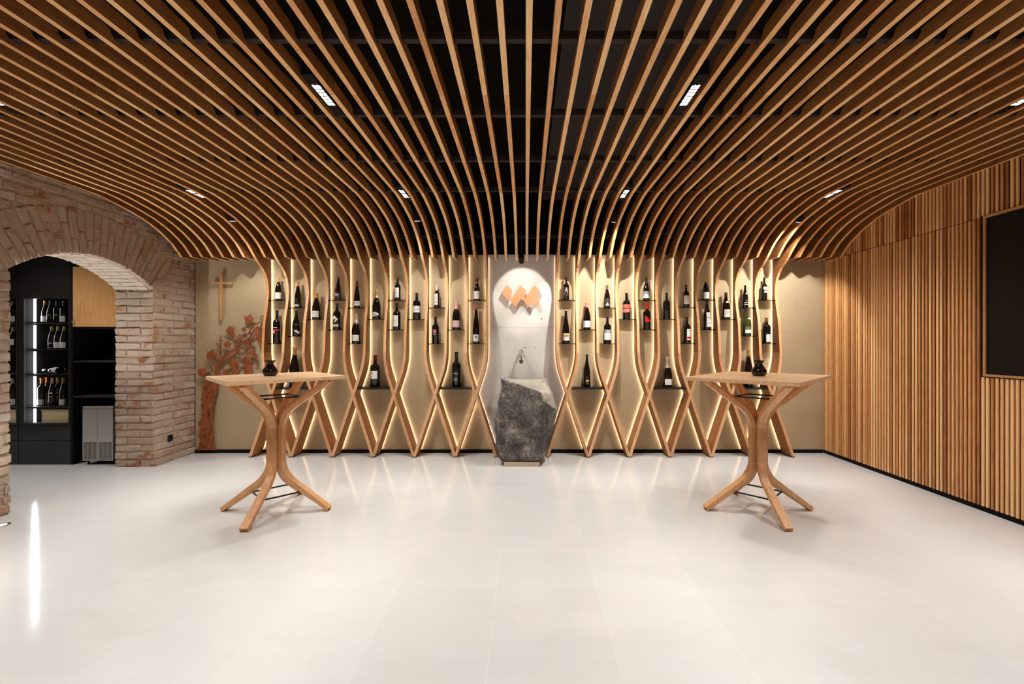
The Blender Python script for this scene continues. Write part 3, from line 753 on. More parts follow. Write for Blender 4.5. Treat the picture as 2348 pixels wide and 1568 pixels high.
# side room: unseen downlights added to brighten its floor and the steel reflections
root = empty('added_downlight', (-5.3, 4.2, 3.12), 'added unseen downlight brightening the room behind the arch', 'light fitting')
b = MB(); b.lathe([(0.06, 0.0), (0.06, 0.08)], (-5.3, 4.2, 3.12), 24); b.build('housing', M['black'], root)
l = lamp('lamp', 'SPOT', (-5.3, 4.2, 3.115), 120, NEUT, root, spot_size=math.radians(95), spot_blend=0.6, shadow_soft_size=0.05)
root = empty('added_downlight', (-6.9, 3.3, 3.12), 'second added unseen downlight deeper in the room behind the arch', 'light fitting')  # out of view, added so the ice machine reflects a lit floor
b = MB(); b.lathe([(0.06, 0.0), (0.06, 0.08)], (-6.9, 3.3, 3.12), 24); b.build('housing', M['black'], root)
l = lamp('lamp', 'SPOT', (-6.9, 3.3, 3.115), 200, NEUT, root, spot_size=math.radians(110), spot_blend=0.6, shadow_soft_size=0.05)
#MORE
# ============================================================ SHELVES AND BOTTLES ON THE LATTICE
def XP(px, Y): return (px - VPX) * Y / FPX
def ZP(py, Y): return CAMZ - (py - VPY) * Y / FPX
YBOT = 5.553
PROF = {
 'bordeaux': [(0.90,0),(1,0.012),(1,0.60),(0.97,0.64),(0.82,0.685),(0.50,0.72),(0.38,0.75),(0.36,0.80),(0.35,0.95),(0.40,0.955),(0.40,0.985),(0.36,1.0)],
 'burgundy': [(0.92,0),(1,0.012),(1,0.42),(0.96,0.48),(0.82,0.58),(0.60,0.68),(0.43,0.77),(0.36,0.83),(0.34,0.95),(0.39,0.955),(0.39,0.985),(0.35,1.0)],
 'riesling': [(0.92,0),(1,0.012),(1,0.36),(0.95,0.44),(0.80,0.56),(0.60,0.68),(0.42,0.80),(0.35,0.88),(0.33,0.955),(0.37,0.96),(0.37,0.985),(0.34,1.0)],
 'champagne': [(0.90,0),(1,0.015),(1,0.40),(0.97,0.47),(0.84,0.57),(0.62,0.66),(0.44,0.73),(0.34,0.80),(0.30,0.90),(0.36,0.93),(0.36,0.97),(0.30,1.0)],
}
def prof_r(kind, f):
    P = PROF[kind]
    for (ra, za), (rb, zb) in zip(P, P[1:]):
        if za <= f <= zb: return ra + (rb - ra) * (f - za) / max(1e-6, zb - za)
    return P[-1][0]
def patch(b, cx, cy, z0, R, H, kind, cols, lift):
    """cols: list of (u, zlo, zhi) with u the horizontal offset on the front; wraps the glass"""
    rings = []
    for u, za, zb in cols:
        u = max(-R * 0.995, min(R * 0.995, u)); row = []
        for k in range(5):
            z = za + (zb - za) * k / 4
            r = R * prof_r(kind, min(1, max(0, (z - z0) / H))) + lift
            uu = max(-r * 0.995, min(r * 0.995, u))
            row.append((cx + uu, cy - math.sqrt(max(0, r * r - uu * uu)), z))
        rings.append(row)
    b.loft(rings, 0, True, False, closed=False)
def bottle(px, pyb, pyt, wpx, kind, cap, label, patches=(), group='wine bottles on the wall lattice', Y=YBOT, glass='bglass', capf=0.80, z0=None, ns=20):
    s = Y / FPX; x = XP(px, Y); zb = ZP(pyb, 5.50) if z0 is None else z0
    H = (pyb - pyt) * s; R = wpx / 2 * s
    root = empty('wine_bottle', (x, Y, zb), label, 'bottle', group)
    b = MB(); b.lathe([(r * R, z * H) for r, z in PROF[kind]], (x, Y, zb), ns); b.build('glass_body', M[glass], root)
    if cap:
        b = MB(); P = [(r, z) for r, z in PROF[kind] if z > capf]
        P = [(prof_r(kind, capf), capf)] + P
        b.lathe([(r * R + 0.0007, z * H) for r, z in P] + [(0.001, H + 0.0008)], (x, Y, zb), ns)
        b.build('capsule', M[cap] if isinstance(cap, str) else cap, root)
    def zz(py): return zb + (pyb - py) * s
    for i, pt in enumerate(patches):
        b = MB(); lift = 0.0006 + 0.0004 * i
        if pt[0] == 'r':
            _, x0, y0, x1, y1, col = pt[:6]
            cols = [((x0 + (x1 - x0) * k / 8 - px) * s, zz(y1), zz(y0)) for k in range(9)]
        else:
            _, poly, col = pt[:3]
            xs = [p[0] for p in poly]; xa, xb = min(xs), max(xs); cols = []
            for k in range(11):
                xx = xa + (xb - xa) * (0.001 + 0.998 * k / 10); ys = []
                for (ax, ay), (bx_, by) in zip(poly, poly[1:] + poly[:1]):
                    if (ax - xx) * (bx_ - xx) <= 0 and ax != bx_: ys.append(ay + (by - ay) * (xx - ax) / (bx_ - ax))
                if len(ys) >= 2: cols.append(((xx - px) * s, zz(max(ys)), zz(min(ys))))
        patch(b, x, Y, zb, R, H, kind, cols, lift)
        b.build('print' if i and pt[0] != 'L' else 'label', M[col], root)
    return root
def stroke(pts, w):
    """thin stroke quads for lettering, as 'p' polygons"""
    out = []
    for (ax, ay), (bx_, by) in zip(pts, pts[1:]):
        out.append([(ax - w, ay), (ax + w, ay), (bx_ + w, by), (bx_ - w, by)])
    return out
A = 'wine bottles on the wall lattice'
def lines(x0, x1, ys, col='grey', h=0.8): return [('r', x0, y, x1, y + h, col) for y in ys]
BT = []
# (x, base, top, width, kind, capsule, label, patches)
B = lambda *a, **k: BT.append((a, k))
B(638.7,687,636,14.6,'burgundy','gold2','yellow-capped bottle with white label nearest the wooden cross', [('r',631,670,646.5,684.6,'white'),('r',634,674.5,637.5,676,'grey')])
B(635.3,786.8,711,17,'bordeaux',None,'tall black bottle with a small coral square and magenta stripe', [('r',627,755.5,635,764.5,'coral'),('r',634.5,755,643,758,'magenta'),('r',629.5,750,639.5,751.6,'silver'),('r',629,758,632,762,'white')])
B(683.5,704.6,644,14.6,'riesling','gold','gold-capped slim bottle with a small framed rectangle on the front', [('r',679,684,685,693,'mid'),('r',680,685,684,692,'dk'),('r',677,697.5,688,702,'silver')])
B(680.3,770,712,18,'burgundy',None,'black bottle with a slanting torn-paper label', [('p',[(677,743),(683,741.5),(690,745),(690,747.5),(682,744.5)],'mid'),('p',[(674,752.5),(681,756),(689,762),(688,764),(680,759)],'mid'),('p',[(680,756.5),(683,756),(689.5,761),(687.5,765),(679.5,758.5)],'ivory')], capf=0.9)
B(676,889,797,24,'burgundy','gold','big black bottle with gold capsule standing behind the left table vase', [])
B(726,731.2,670.3,19,'burgundy','ochre','yellow-capped burgundy bottle with white label on the third shelf column', [('r',717.3,712.5,733.5,726.5,'white'),('r',722,716.5,725,718.5,'grey')])
B(775.4,687,636,14,'burgundy',None,'black bottle printed with a large pale letter W', [('p',p,'ivory') for p in stroke([(771,670.5),(773.2,679.5)],.9)+stroke([(773.2,679.5),(775.3,672)],.5)+stroke([(775.3,672),(777.6,679.5)],.9)+stroke([(777.6,679.5),(780,670.5)],.5)]+[('r',772,668.2,779,669,'mid'),('r',772,682,779,682.8,'mid')])
B(773,755.2,695,17.3,'bordeaux',None,'black bottle with a white diamond-shaped label', [('p',[(770,722.6),(778,731.5),(770.5,739.5),(764,730)],'white'),('r',764,743.5,778.8,748,'white'),('p',[(765.5,732),(774,731),(771,736),(767,736)],'mid'),('r',766,745.3,777,746.5,'grey')])
B(818.8,704.6,644,14,'riesling','dred','slim bottle with dark red capsule and low white label', [('r',812,690,825.6,700,'white'),('r',813,693.5,824.5,695,'grey')])
B(816.8,787,719,20,'champagne','foilsilver','sparkling wine bottle with silver foil neck and white label', [('r',807,767.5,825,781,'white'),('r',811,773.5,821,774.5,'silver')], capf=0.68)
B(863.6,731,663.5,19,'champagne','foilgold','sparkling wine bottle with gold foil neck and scroll-shaped white label', [('p',[(854.5,721),(857,715.5),(862,714.5),(870.5,718),(871,721),(866,723.5),(856,726)],'ivory'),('r',858,719,867,721,'grey')], capf=0.72)
B(860.5,889,815.5,22,'bordeaux','dred','large black bottle with dark red capsule and square white label', [('r',849,851.5,868,869.2,'white'),('p',[(855,857),(857.5,854.5),(860,857)],'grey')])
B(912,687,636,13.2,'bordeaux',None,'black bottle with a tall narrow white label on the top shelf', [('r',906.5,659,916,681.5,'white'),('r',908.5,670,914,670.8,'grey'),('r',908.5,678,914,678.8,'silver')])
B(910,755.2,695,17.5,'bordeaux',None,'wider black bottle with a tall white label just under another tall-label bottle', [('r',902.8,722.5,914.7,748,'white'),('r',905.5,734.5,912,735.4,'grey')])
B(955.7,731.2,671,17.5,'bordeaux',None,'black bottle with square white label carrying a signature', [('r',947.7,700.8,964,716,'white'),('p',[(950,711),(956,710),(962,706.5),(961,709),(955,712)],'grey'),('r',950,703,954,704,'grey')])
B(1001.8,704.5,652.5,12.3,'bordeaux','ivory','slim bottle with white capsule and tall narrow white label', [('r',997,673,1004.8,698.5,'white'),('r',999.5,678,1002.3,687,'silver'),('r',999,691,1003,694,'grey')], capf=0.76)
B(999,787,725.5,16.5,'bordeaux',None,'black bottle with a small teal square framed in crimson', [('r',993.7,754.8,1002,764.2,'magenta'),('r',995,756.2,1000.8,763,'teal'),('p',[(995,765.2),(1000.5,765.2),(999.5,767.5),(996,767.5)],'silver')])
B(1046.6,755.2,687,19.3,'champagne','rose','rosé sparkling bottle with pale pink foil and pink label', [('r',1037.3,734.5,1054.3,750,'pink'),('r',1041,741,1051,742,'rose'),('r',1045,737.5,1047,739.5,'rose')], capf=0.68)
B(1046.6,889,808.5,21,'bordeaux',None,'large black bottle with small white lettering on the low shelf', [('r',1041,856,1052,857.2,'silver'),('r',1041,869.7,1051.5,870.6,'silver'),('r',1045.5,864,1047.8,866,'mid'),('r',1045,867,1048.6,868.4,'silver'),('r',1044.5,872,1049,873.4,'silver'),('r',1043,874.8,1050.5,875.6,'mid')])
B(1093.8,687,636,15,'burgundy','dred','dark-red-capped bottle with creamy label right next to the concrete panel', [('r',1086.4,667,1101.4,685,'ivory'),('r',1089,672,1098,674,'silver'),('r',1090,678,1097,679,'silver')])
B(1092,787,701,16.5,'riesling','orange','tall slim bottle with orange-red cap and white emblem label', [('r',1083.6,766.5,1100.3,782.3,'white'),('p',[(1090,771.5),(1091.5,768.5),(1094.5,771.5),(1092,776)],'mid')], capf=0.90)
B(1298.5,687,634.5,13,'bordeaux',None,'black bottle covered with white brush characters', [('r',1295,659.5,1301,660.8,'silver'),('r',1293.5,664,1302,665.2,'silver'),('p',[(1298.5,661),(1300,661),(1297,668.5),(1295.5,668.5)],'silver'),('r',1296,667,1302.5,668.2,'silver'),('p',[(1295,669),(1296.3,669),(1294.6,674.5),(1293.3,674.5)],'silver'),('p',[(1299.5,669),(1300.8,669),(1302,673),(1300.8,673)],'silver'),('r',1295,674.5,1302,677.5,'mid')])
B(1297.5,787,712,17,'riesling',None,'tall slim bottle with a white label bearing a gold building', [('r',1289.2,764,1305.7,780.5,'white'),('p',[(1291,768.5),(1297,766),(1304,768.5),(1303,772),(1292,772)],'gold'),('r',1292,774.5,1303,775.5,'silver')])
B(1345.7,755,692,17,'burgundy','pinkcap','burgundy bottle with pinkish capsule and plain white label', [('r',1337.8,735,1353.8,750,'white')])
B(1345.7,889,814,16,'burgundy',None,'slim black bottle with small gold lettering on the low shelf', [('r',1342,872,1349.5,876,'gold2'),('r',1343,878.5,1348.5,880,'gold'),('r',1342,866.5,1349,867,'mid')])
B(1392,704.8,652.7,14,'burgundy','olive','bottle with grey-green capsule and dark olive label', [('r',1386.5,684.5,1397,701,'olivedk'),('r',1386.5,684.5,1397,685.5,'olive'),('p',[(1389,697),(1391.5,693.5),(1394.5,697)],'ivory'),('r',1387.5,698,1396.5,700,'silver'),('r',1389,689.5,1394.5,691,'olive')])
B(1392.8,787,724.5,16.5,'bordeaux','mid','black bottle with a two-part grey and white label', [('r',1385.4,755.5,1399.3,763,'grey'),('r',1385.2,763,1400.8,778.8,'white'),('r',1389,757,1397,761,'silver')], capf=0.955)
B(1436.5,731,671,17,'bordeaux',None,'black bottle with two coral red labels', [('r',1428.3,697.5,1444.8,706.3,'coral'),('r',1428.3,707.7,1444.8,716,'coral'),('r',1431,701,1442,702,'red'),('r',1436,709.5,1442.5,711.5,'ivory')])
B(1482,687,634.8,14.5,'burgundy',None,'bottle with a grey label showing white mountains', [('r',1475,667.3,1489.6,683,'silver'),('r',1475,667.3,1489.6,673,'grey'),('p',[(1475,680),(1480,676),(1484,678),(1489.6,679),(1489.6,683),(1475,683)],'white')])
B(1483.3,755,693.3,17.3,'bordeaux','red','black bottle with bright red capsule and red triangle label', [('p',[(1477.5,723.5),(1482,726.5),(1491,737.5),(1477.5,737.5)],'red')], capf=0.76)
B(1528.4,731,670.8,17,'bordeaux',None,'plain all-black bottle alone on its shelf right of the red labels', [('r',1525,703,1531,704.5,'dk')])
B(1531,889,819.6,19.5,'champagne','foilsilver','sparkling wine bottle with silver foil neck on the low right shelf', [('r',1523,870,1540,883,'white'),('r',1526,876,1537,877,'silver')], capf=0.64)
B(1573.2,704,652.4,13.5,'bordeaux',None,'small black bottle with nearly square pale label, two columns left of the right table vase', [('r',1567.2,677,1580.3,696.5,'white'),('r',1574,682,1577,684,'silver')])
B(1575,786.6,725.5,17,'bordeaux',None,'black bottle with white label and a red band at its foot', [('r',1572.3,754,1583,779,'white'),('r',1572.8,771.5,1582.4,776.5,'red'),('r',1576,757,1578.5,759,'mid')])
B(1618.3,686.5,636,15,'burgundy','yellow','yellow-capped bottle with white label, top shelf on the right side', [('r',1611.7,669.5,1625.6,684,'white'),('r',1615,676,1619,677,'silver')])
B(1620.8,754.8,689,18,'burgundy',None,'black bottle with a large tall white label bearing a swirl', [('r',1617,716,1629.4,749,'white'),('p',[(1619.5,727),(1622,724.5),(1624.5,728),(1626,734),(1624.5,734),(1623,729)],'grey'),('r',1619.5,739,1627.5,740.5,'silver')])
B(1664.5,731,669.8,18,'burgundy','mid','burgundy bottle with a framed grey and white label and white neck mark', [('r',1658,709,1673.4,726.5,'ivory'),('r',1660,711.5,1672,718.5,'silver'),('p',[(1661,694),(1665,688.5),(1669.5,694)],'white')], capf=0.86)
B(1708.5,704.5,653.3,13,'burgundy',None,'black bottle printed with small white lettering at its base', [('r',1704,692,1714,693.5,'silver'),('r',1704.5,696.5,1714,698.5,'silver'),('r',1707,686,1711,691,'mid'),('p',[(1707,674),(1709,669.5),(1711.5,674)],'white')])
B(1711.8,769.3,706.8,19.6,'burgundy','mid','olive green bottle with a pale green and white label', [('r',1705.2,748,1721.4,763.5,'white'),('r',1705.2,748,1721.4,755.5,'olive'),('p',[(1711,730.5),(1714,727.5),(1718,730.5),(1715,732.5)],'ivory')], glass='gglass')
B(1715.9,889,802,20,'riesling','gold','big dark bottle with gold capsule seen behind the right table', [])
B(1752.3,687,635.7,12.5,'bordeaux',None,'black bottle with orange and white oval labels, rightmost top shelf', [('p',[(1747.5,657.5),(1752,656.5),(1758.4,658),(1758.4,664.5),(1748,664)],'peach'),('p',[(1748.5,668),(1751,665.5),(1755,665.5),(1757.3,668),(1755,670.5),(1750,670.5)],'silver')])
B(1757.3,786.5,726.6,17.4,'bordeaux','gold','gold-capped black bottle with square white label, lowest right shelf', [('r',1753,766,1766,783.5,'white'),('r',1759.5,769.5,1763,770.5,'mid')])
def glass_shelf(xa, xb, z, label, yf=5.505):
    root = empty('glass_shelf', ((xa + xb) / 2, 5.56, z - 0.007), label, 'shelf', 'glass shelves in the wall lattice')
    b = MB(); b.box((xa, yf, z - 0.007), (xb, YB - 0.002, z)); b.build('glass_plate', M['shelf'], root)
    for xx in (xa + 0.004, xb - 0.004):
        b = MB(); b.box((xx - 0.004, yf + 0.012, z - 0.0125), (xx + 0.004, yf + 0.03, z - 0.0072)); b.build('clip', M['black'], root)
        b = MB(); b.box((xx - 0.004, YB - 0.05, z - 0.0125), (xx + 0.004, YB - 0.032, z - 0.0072)); b.build('clip', M['black'], root)
def big_shelf(xa, xb, label):
    z = ZP(889, 5.44) ; root = empty('shelf_board', ((xa + xb) / 2, 5.52, z - 0.022), label, 'shelf', 'thick dark shelves low in the lattice')
    b = MB(); b.box((xa, 5.435, z - 0.02), (xb, YB - 0.002, z)); b.build('board', M['blackmetal'], root)
    return z
left_long = sorted(left_long); bays = list(zip(left_long, left_long[1:])) + list(zip(right_long, right_long[1:]))
ZBIG = ZP(889, 5.44)
for a, k in BT:
    px, pyb, pyt, w_, kind, cap, lab, pts = a
    x = XP(px, YBOT)
    bay = min(bays, key=lambda q: abs((RX(q[0]) + RX(q[1])) / 2 - x))
    big = pyb > 880
    xa, xb = RX(bay[0]) + 0.0165, RX(bay[1]) - 0.0165
    short = lab.split(' with ')[0].split(',')[0]
    if big:
        d = drift(ZBIG - 0.02); xa -= d - 0.004; xb += d - 0.004
        where = {676: 'behind the left table', 860.5: 'under the dark-red-capped square-label bottle', 1046.6: 'left of the stone basin', 1345.7: 'right of the stone basin', 1531: 'under the silver-foil bottle', 1715.9: 'behind the right table'}[px]
        big_shelf(xa, xb, 'thick dark shelf low in the lattice ' + where)
        bottle(px, pyb, pyt, w_, kind, cap, lab, pts, z0=ZBIG, Y=5.525, **k)
    else:
        z = ZP(pyb + 0.4, 5.522)
        sl = 'glass shelf under the ' + lab.replace(', top shelf on', ' on').split(',')[0]; glass_shelf(xa, xb, z, ' '.join(sl.split()[:15]), 5.522)
        bottle(px, pyb, pyt, w_, kind, cap, lab, pts, z0=z, **k)

# ============================================================ TABLES
def leg_bm(ang, cx, cy):
    ca, sa = math.cos(ang), math.sin(ang)
    def Q(p0, p1, p2, n):
        return [((1-t)**2*p0[0]+2*t*(1-t)*p1[0]+t*t*p2[0], (1-t)**2*p0[1]+2*t*(1-t)*p1[1]+t*t*p2[1]) for t in [i/n for i in range(n+1)]]
    low = Q((0.150, 0.215), (0.048, 0.289), (0.0385, 0.40), 8)
    path = [(0.418, 0.019)] + low + [(r, 1.08 - z) for r, z in reversed(low)] + [(0.425, 1.066)]
    b = MB(); rings = []
    # section: outer flat, two sides, inner wedge that meets the neighbours at the column
    sec = [(0.028, -0.0275), (0.028, 0.0275), (0.0245, 0.0305), (-0.006, 0.0305), (-0.036, 0.002), (-0.036, -0.002), (-0.006, -0.0305), (0.0245, -0.0305)]
    n = len(path)
    for i, (r, z) in enumerate(path):
        a = path[max(0, i-1)]; c = path[min(n-1, i+1)]
        t = Vector((c[0]-a[0], c[1]-a[1])).normalized()
        nr = Vector((t.y, -t.x))          # outward normal in (r,z)
        ring = []
        for u, v in sec:
            rr = r + nr.x * u; zz = z + nr.y * u
            if i == 0: zz = max(zz, 0.0); 
            ring.append([rr, v, zz])
        if i == 0:   # foot cut flat on the floor with a bevelled toe
            for q, (u, v) in zip(ring, sec):
                k_ = u
                q[0] = r + 0.012 - max(0, -k_) * 0.55 + max(0, k_) * 0.35; q[2] = 0.0 if k_ < 0.02 else 0.030
        if i == n - 1:
            for q, (u, v) in zip(ring, sec):
                q[0] = r + (-0.062 - u * 0.2 if False else 0.010 - max(0, -u) * 0.9 + max(0, u) * 0.35); q[2] = 1.0685 if u < 0.02 else 1.042
        rings.append([(cx + q[0]*ca - q[1]*sa, cy + q[0]*sa + q[1]*ca, q[2]) for q in ring])
    b.loft(rings)
    ns = len(sec)     # the upright between the two bends is a separate, darker piece of oak
    for i in range(9 * ns, 10 * ns): b.m[i] = 1
    return b
def table(cx, cy, corners, rot, label, topang):
    root = empty('bar_table', (cx, cy, 0), label, 'table', 'tall oak bar tables')
    b = MB(); b.prism(corners, 1.069, 1.097, 'Z')
    b.build('tabletop', M['oaktop'] if topang == 0 else M['oaktop2'], root, bevel=0.0015)
    for i in range(4):
        leg_bm(rot + i * PI / 2, cx, cy).build('leg', [M['oak'], M['oakmid']], root)
    for nm, zz, rr in (('footrest_ring', 0.150, 0.196), ('upper_ring', 0.929, 0.188)):
        b = MB()
        P = [Vector((cx + rr*math.cos(rot + i*PI/2), cy + rr*math.sin(rot + i*PI/2), zz)) for i in range(4)]
        for i in range(4):
            p, q = P[i], P[(i+1) % 4]; dn = (q - p).normalized()
            b.tube([tuple(p - dn * 0.004), tuple(q + dn * 0.004)], 0.0066, 8)
        b.build(nm, M['blackmetal'], root)
    return root
M['oaktop2'] = wood('oak_tabletop_b', (0.45, 0.23, 0.10), (0.64, 0.38, 0.19), (0.77, 0.52, 0.31), (4, 0.5, 4), 0.38, 0.1, grain=1.5)
CL, CR = (-2.036, 3.680), (1.903, 3.688)
table(*CL, [(-2.597, 3.655), (-2.052, 3.087), (-1.489, 3.726), (-2.023, 4.28)], math.radians(0.5), 'tall square oak bar table near the brick arch, a black vase on it', 0)
table(*CR, [(1.272, 3.588), (1.839, 3.022), (2.560, 3.775), (1.948, 4.317)], math.radians(0), 'tall oak bar table near the slatted wall, a black vase on it', 1)
def vase(x, y, label):
    b = MB(); pr = [(0.040, 0), (0.0435, 0.003), (0.053, 0.015), (0.0595, 0.028), (0.0600, 0.036), (0.0565, 0.047), (0.046, 0.064), (0.034, 0.081), (0.0275, 0.092), (0.0262, 0.098), (0.029, 0.106), (0.037, 0.116), (0.0455, 0.1255), (0.0435, 0.1255), (0.034, 0.114), (0.024, 0.100), (0.024, 0.09), (0.04, 0.06), (0.05, 0.03), (0.03, 0.006)]
    b.lathe(pr, (x, y, 1.0972), 48); b.build_o = None
    tag(b.build('vase', M['gloss']), label, 'vase', 'small black vases')
vase(-2.097, 3.700, 'small glossy black vase on the table near the brick arch')
vase(1.912, 3.690, 'small glossy black vase on the table near the slatted wall')

# ============================================================ STONE BASIN, TAP, EMBLEM, CROSS
def interp(tab, z):
    for a, b_ in zip(tab, tab[1:]):
        if b_[0] <= z <= a[0]:
            t = (a[0] - z) / (a[0] - b_[0]); return [p + (q - p) * t for p, q in zip(a, b_)]
    return list(tab[0] if z > tab[0][0] else tab[-1])
ST = [(0.950,1149,1156,1239,1254,5.055),(0.90,1148.5,1155.5,1241,1258,5.03),(0.787,1146,1153.5,1244,1266,5.0),(0.606,1139,1147,1248,1274,4.985),(0.395,1134.5,1142,1251,1274,4.98),(0.219,1138,1143,1248,1262,4.985),(0.110,1142,1146,1243,1252,4.99),(0.075,1143,1147,1240,1247,5.0),(0.047,1148,1152,1234,1240,5.02)]
def stone():
    root = empty('stone_basin', (-0.04, 5.2, 0), 'rough dark veined boulder basin in front of the concrete panel', 'basin')
    b = MB(); b.box((XP(1155.5, 5.0), 4.985, 0), (XP(1237.5, 5.0), 5.42, 0.046)); b.build('plinth', plain('pale_plinth', (0.50, 0.38, 0.27), 0.7), root, bevel=0.002)
    b = MB(); rings = []; NZ, per = 80, 16
    for i in range(NZ + 1):
        z = 0.047 + (0.950 - 0.047) * i / NZ
        _, xl, a, c, xr, yf = interp(ST, z)
        pl = [(XP(xl, 5.13), 5.13), (XP(a, yf), yf), (XP(c, yf), yf), (XP(xr, 5.15), 5.15), (XP(xr, 5.15) - 0.02, 5.46), (XP(xl, 5.13) + 0.03, 5.46)]
        ring = []
        for j in range(6):
            p, q = pl[j], pl[(j + 1) % 6]
            for k in range(per):
                t = k / per; x = p[0] + (q[0] - p[0]) * t; y = p[1] + (q[1] - p[1]) * t
                v = Vector((x, y, z)); d = (Vector((x, y, 0)) - Vector((-0.04, 5.25, 0))).normalized()
                amp = 0.012 if j == 1 else 0.022
                h = mnoise.fractal(v * 5.5, 0.9, 2.1, 5) * amp + mnoise.fractal(v * 26, 0.8, 2.0, 3) * 0.003
                w = v + d * h; 
                zz = z
                if i == NZ and j in (2,): zz = z - 0.004
                ring.append((w.x, w.y, zz))
        rings.append(ring)
    b.loft(rings, 0, True, False)
    # rim and hollow on top
    n = len(rings[0]); c = Vector((-0.04, 5.27, 0.95)); top = rings[-1]
    r1 = [tuple(c + (Vector(p) - c) * 0.93 + Vector((0, 0, 0.004 + 0.003 * math.sin(i)))) for i, p in enumerate(top)]
    r2 = [tuple(c + (Vector(p) - c) * 0.86 + Vector((0, 0, -0.010))) for p in top]
    r3 = [tuple(c + (Vector(p) - c) * 0.5 + Vector((0, 0, -0.05))) for p in top]
    b.loft([top, r1, r2, r3], 0, False, False); o0 = len(b.v)
    b.add(r3, [list(range(n))], 0); b.add(rings[0], [list(range(n))], 0)
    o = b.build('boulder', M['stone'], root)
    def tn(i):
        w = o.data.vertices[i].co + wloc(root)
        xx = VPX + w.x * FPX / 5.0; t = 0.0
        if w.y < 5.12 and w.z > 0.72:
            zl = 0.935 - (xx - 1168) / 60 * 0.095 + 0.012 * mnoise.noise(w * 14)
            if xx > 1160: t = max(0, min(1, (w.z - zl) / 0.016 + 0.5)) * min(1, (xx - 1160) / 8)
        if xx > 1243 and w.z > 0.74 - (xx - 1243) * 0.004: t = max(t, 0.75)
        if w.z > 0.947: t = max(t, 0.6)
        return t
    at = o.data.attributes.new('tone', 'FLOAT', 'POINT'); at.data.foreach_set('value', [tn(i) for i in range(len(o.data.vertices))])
    b = MB(); b.prism([(p[0], p[1]) for p in [tuple(c + (Vector(q) - c) * 0.90) for q in top]], 0.9465, 0.9475, 'Z')
    b.build('water', M['water'], root)
    # spike of rock on the left rim
    b = MB(); xs = XP(1149.5, 5.13)
    b.loft([[(xs, 5.10, 0.90), (xs + 0.045, 5.06, 0.90), (xs + 0.05, 5.13, 0.90), (xs + 0.005, 5.17, 0.90)], [(xs - 0.002, 5.12, 0.968), (xs + 0.006, 5.115, 0.968), (xs + 0.006, 5.13, 0.966), (xs, 5.135, 0.966)]])
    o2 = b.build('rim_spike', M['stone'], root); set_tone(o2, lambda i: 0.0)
stone()
YC = YB - 0.0125
root = empty('wall_tap', (XP(1195.3, 5.6), YC, 1.20), 'polished steel wall tap above the stone basin', 'tap')
xt = XP(1195.3, 5.58)
def ylathe(b, prof, x, z, y0, n=24):
    rings = [[(x + r * math.cos(2*PI*i/n), y0 - d, z + r * math.sin(2*PI*i/n)) for i in range(n)] for r, d in prof]
    b.loft(rings, 0, True, True)
b = MB(); ylathe(b, [(0.027, 0), (0.027, 0.006), (0.024, 0.012), (0.013, 0.018)], xt, ZP(807, 5.58), YC); b.build('wall_flange', M['chrome'], root)
b = MB(); zt = ZP(807, 5.58); b.tube([(xt, YC - 0.012, zt), (xt, YC - 0.030, zt - 0.004), (xt, YC - 0.055, zt - 0.03), (xt, YC - 0.075, zt - 0.055), (xt, YC - 0.085, zt - 0.085), (xt, YC - 0.090, zt - 0.112)], [0.019, 0.020, 0.016, 0.011, 0.009, 0.0085], 16); b.build('spout', M['chrome'], root)
b = MB(); zk = ZP(828.5, 5.53); ylathe(b, [(0.0255, 0.080), (0.0265, 0.084), (0.0265, 0.098), (0.0245, 0.101)], xt, zk, YC); 
b.build('valve_disc', plain('bronzed_disc', (0.16, 0.10, 0.075), 0.35, metal=0.6), root)

root = empty('copper_emblem', (XP(1195, 5.53), 5.53, ZP(700, 5.53)), 'copper emblem of folded ribbon strips on the concrete panel', 'emblem')
EM = [[(370,525),(470,325),(535,297),(655,425),(605,720),(575,735)],
      [(610,715),(860,310),(890,297),(1035,430),(1000,690),(970,715),(890,680),(760,890),(735,893)],
      [(975,715),(1240,320),(1290,300),(1415,430),(1390,490),(1265,700),(1210,770),(1140,880),(1110,893)],
      [(1212,765),(1300,680),(1365,650),(1420,715),(1385,885),(1350,880)]]
for i, pl in enumerate(EM):
    b = MB(); Y = 5.500 + 0.0042 * i
    b.prism([(XP(1120 + x / 12.06, 5.53), ZP(630 + y / 12.06, 5.53)) for x, y in pl], Y, Y + 0.004, 'Y')
    b.build('ribbon_strip', M['copper'], root)
b = MB()
for px, py in ((1158, 668), (1190, 672), (1222, 670), (1184, 693), (1213, 690), (1232, 694)):
    b.tube([(XP(px, 5.53), 5.506, ZP(py, 5.53)), (XP(px, 5.53), YC, ZP(py, 5.53))], 0.004, 8)
b.build('standoff_pins', M['steel'], root)

b = MB(); Y = 5.575; x0, x1 = XP(504.3, Y), XP(510.2, Y)
root = empty('wooden_cross', ((x0+x1)/2, Y, ZP(732, Y)), 'plain wooden cross on the plaster wall above the rusty vine', 'cross')
zt, zb_ = ZP(623.7, Y), ZP(733, Y); za, zc = ZP(647, Y), ZP(652, Y)
b.box((x0, Y - 0.012, zb_), (x1, Y + 0.012, zt)); b.build('upright', M['veneer'], root)
b = MB(); b.box((XP(485.5, Y), Y - 0.0115, zc), (x0 - 0.0003, Y + 0.0115, za)); b.box((x1 + 0.0003, Y - 0.0115, zc), (XP(532.9, Y), Y + 0.0115, za)); b.build('crossbeam', M['veneer'], root)
b = MB(); b.box(((x0+x1)/2 - 0.008, Y + 0.012, zc), ((x0+x1)/2 + 0.008, YB, za)); b.build('wall_spacer', M['veneer'], root)

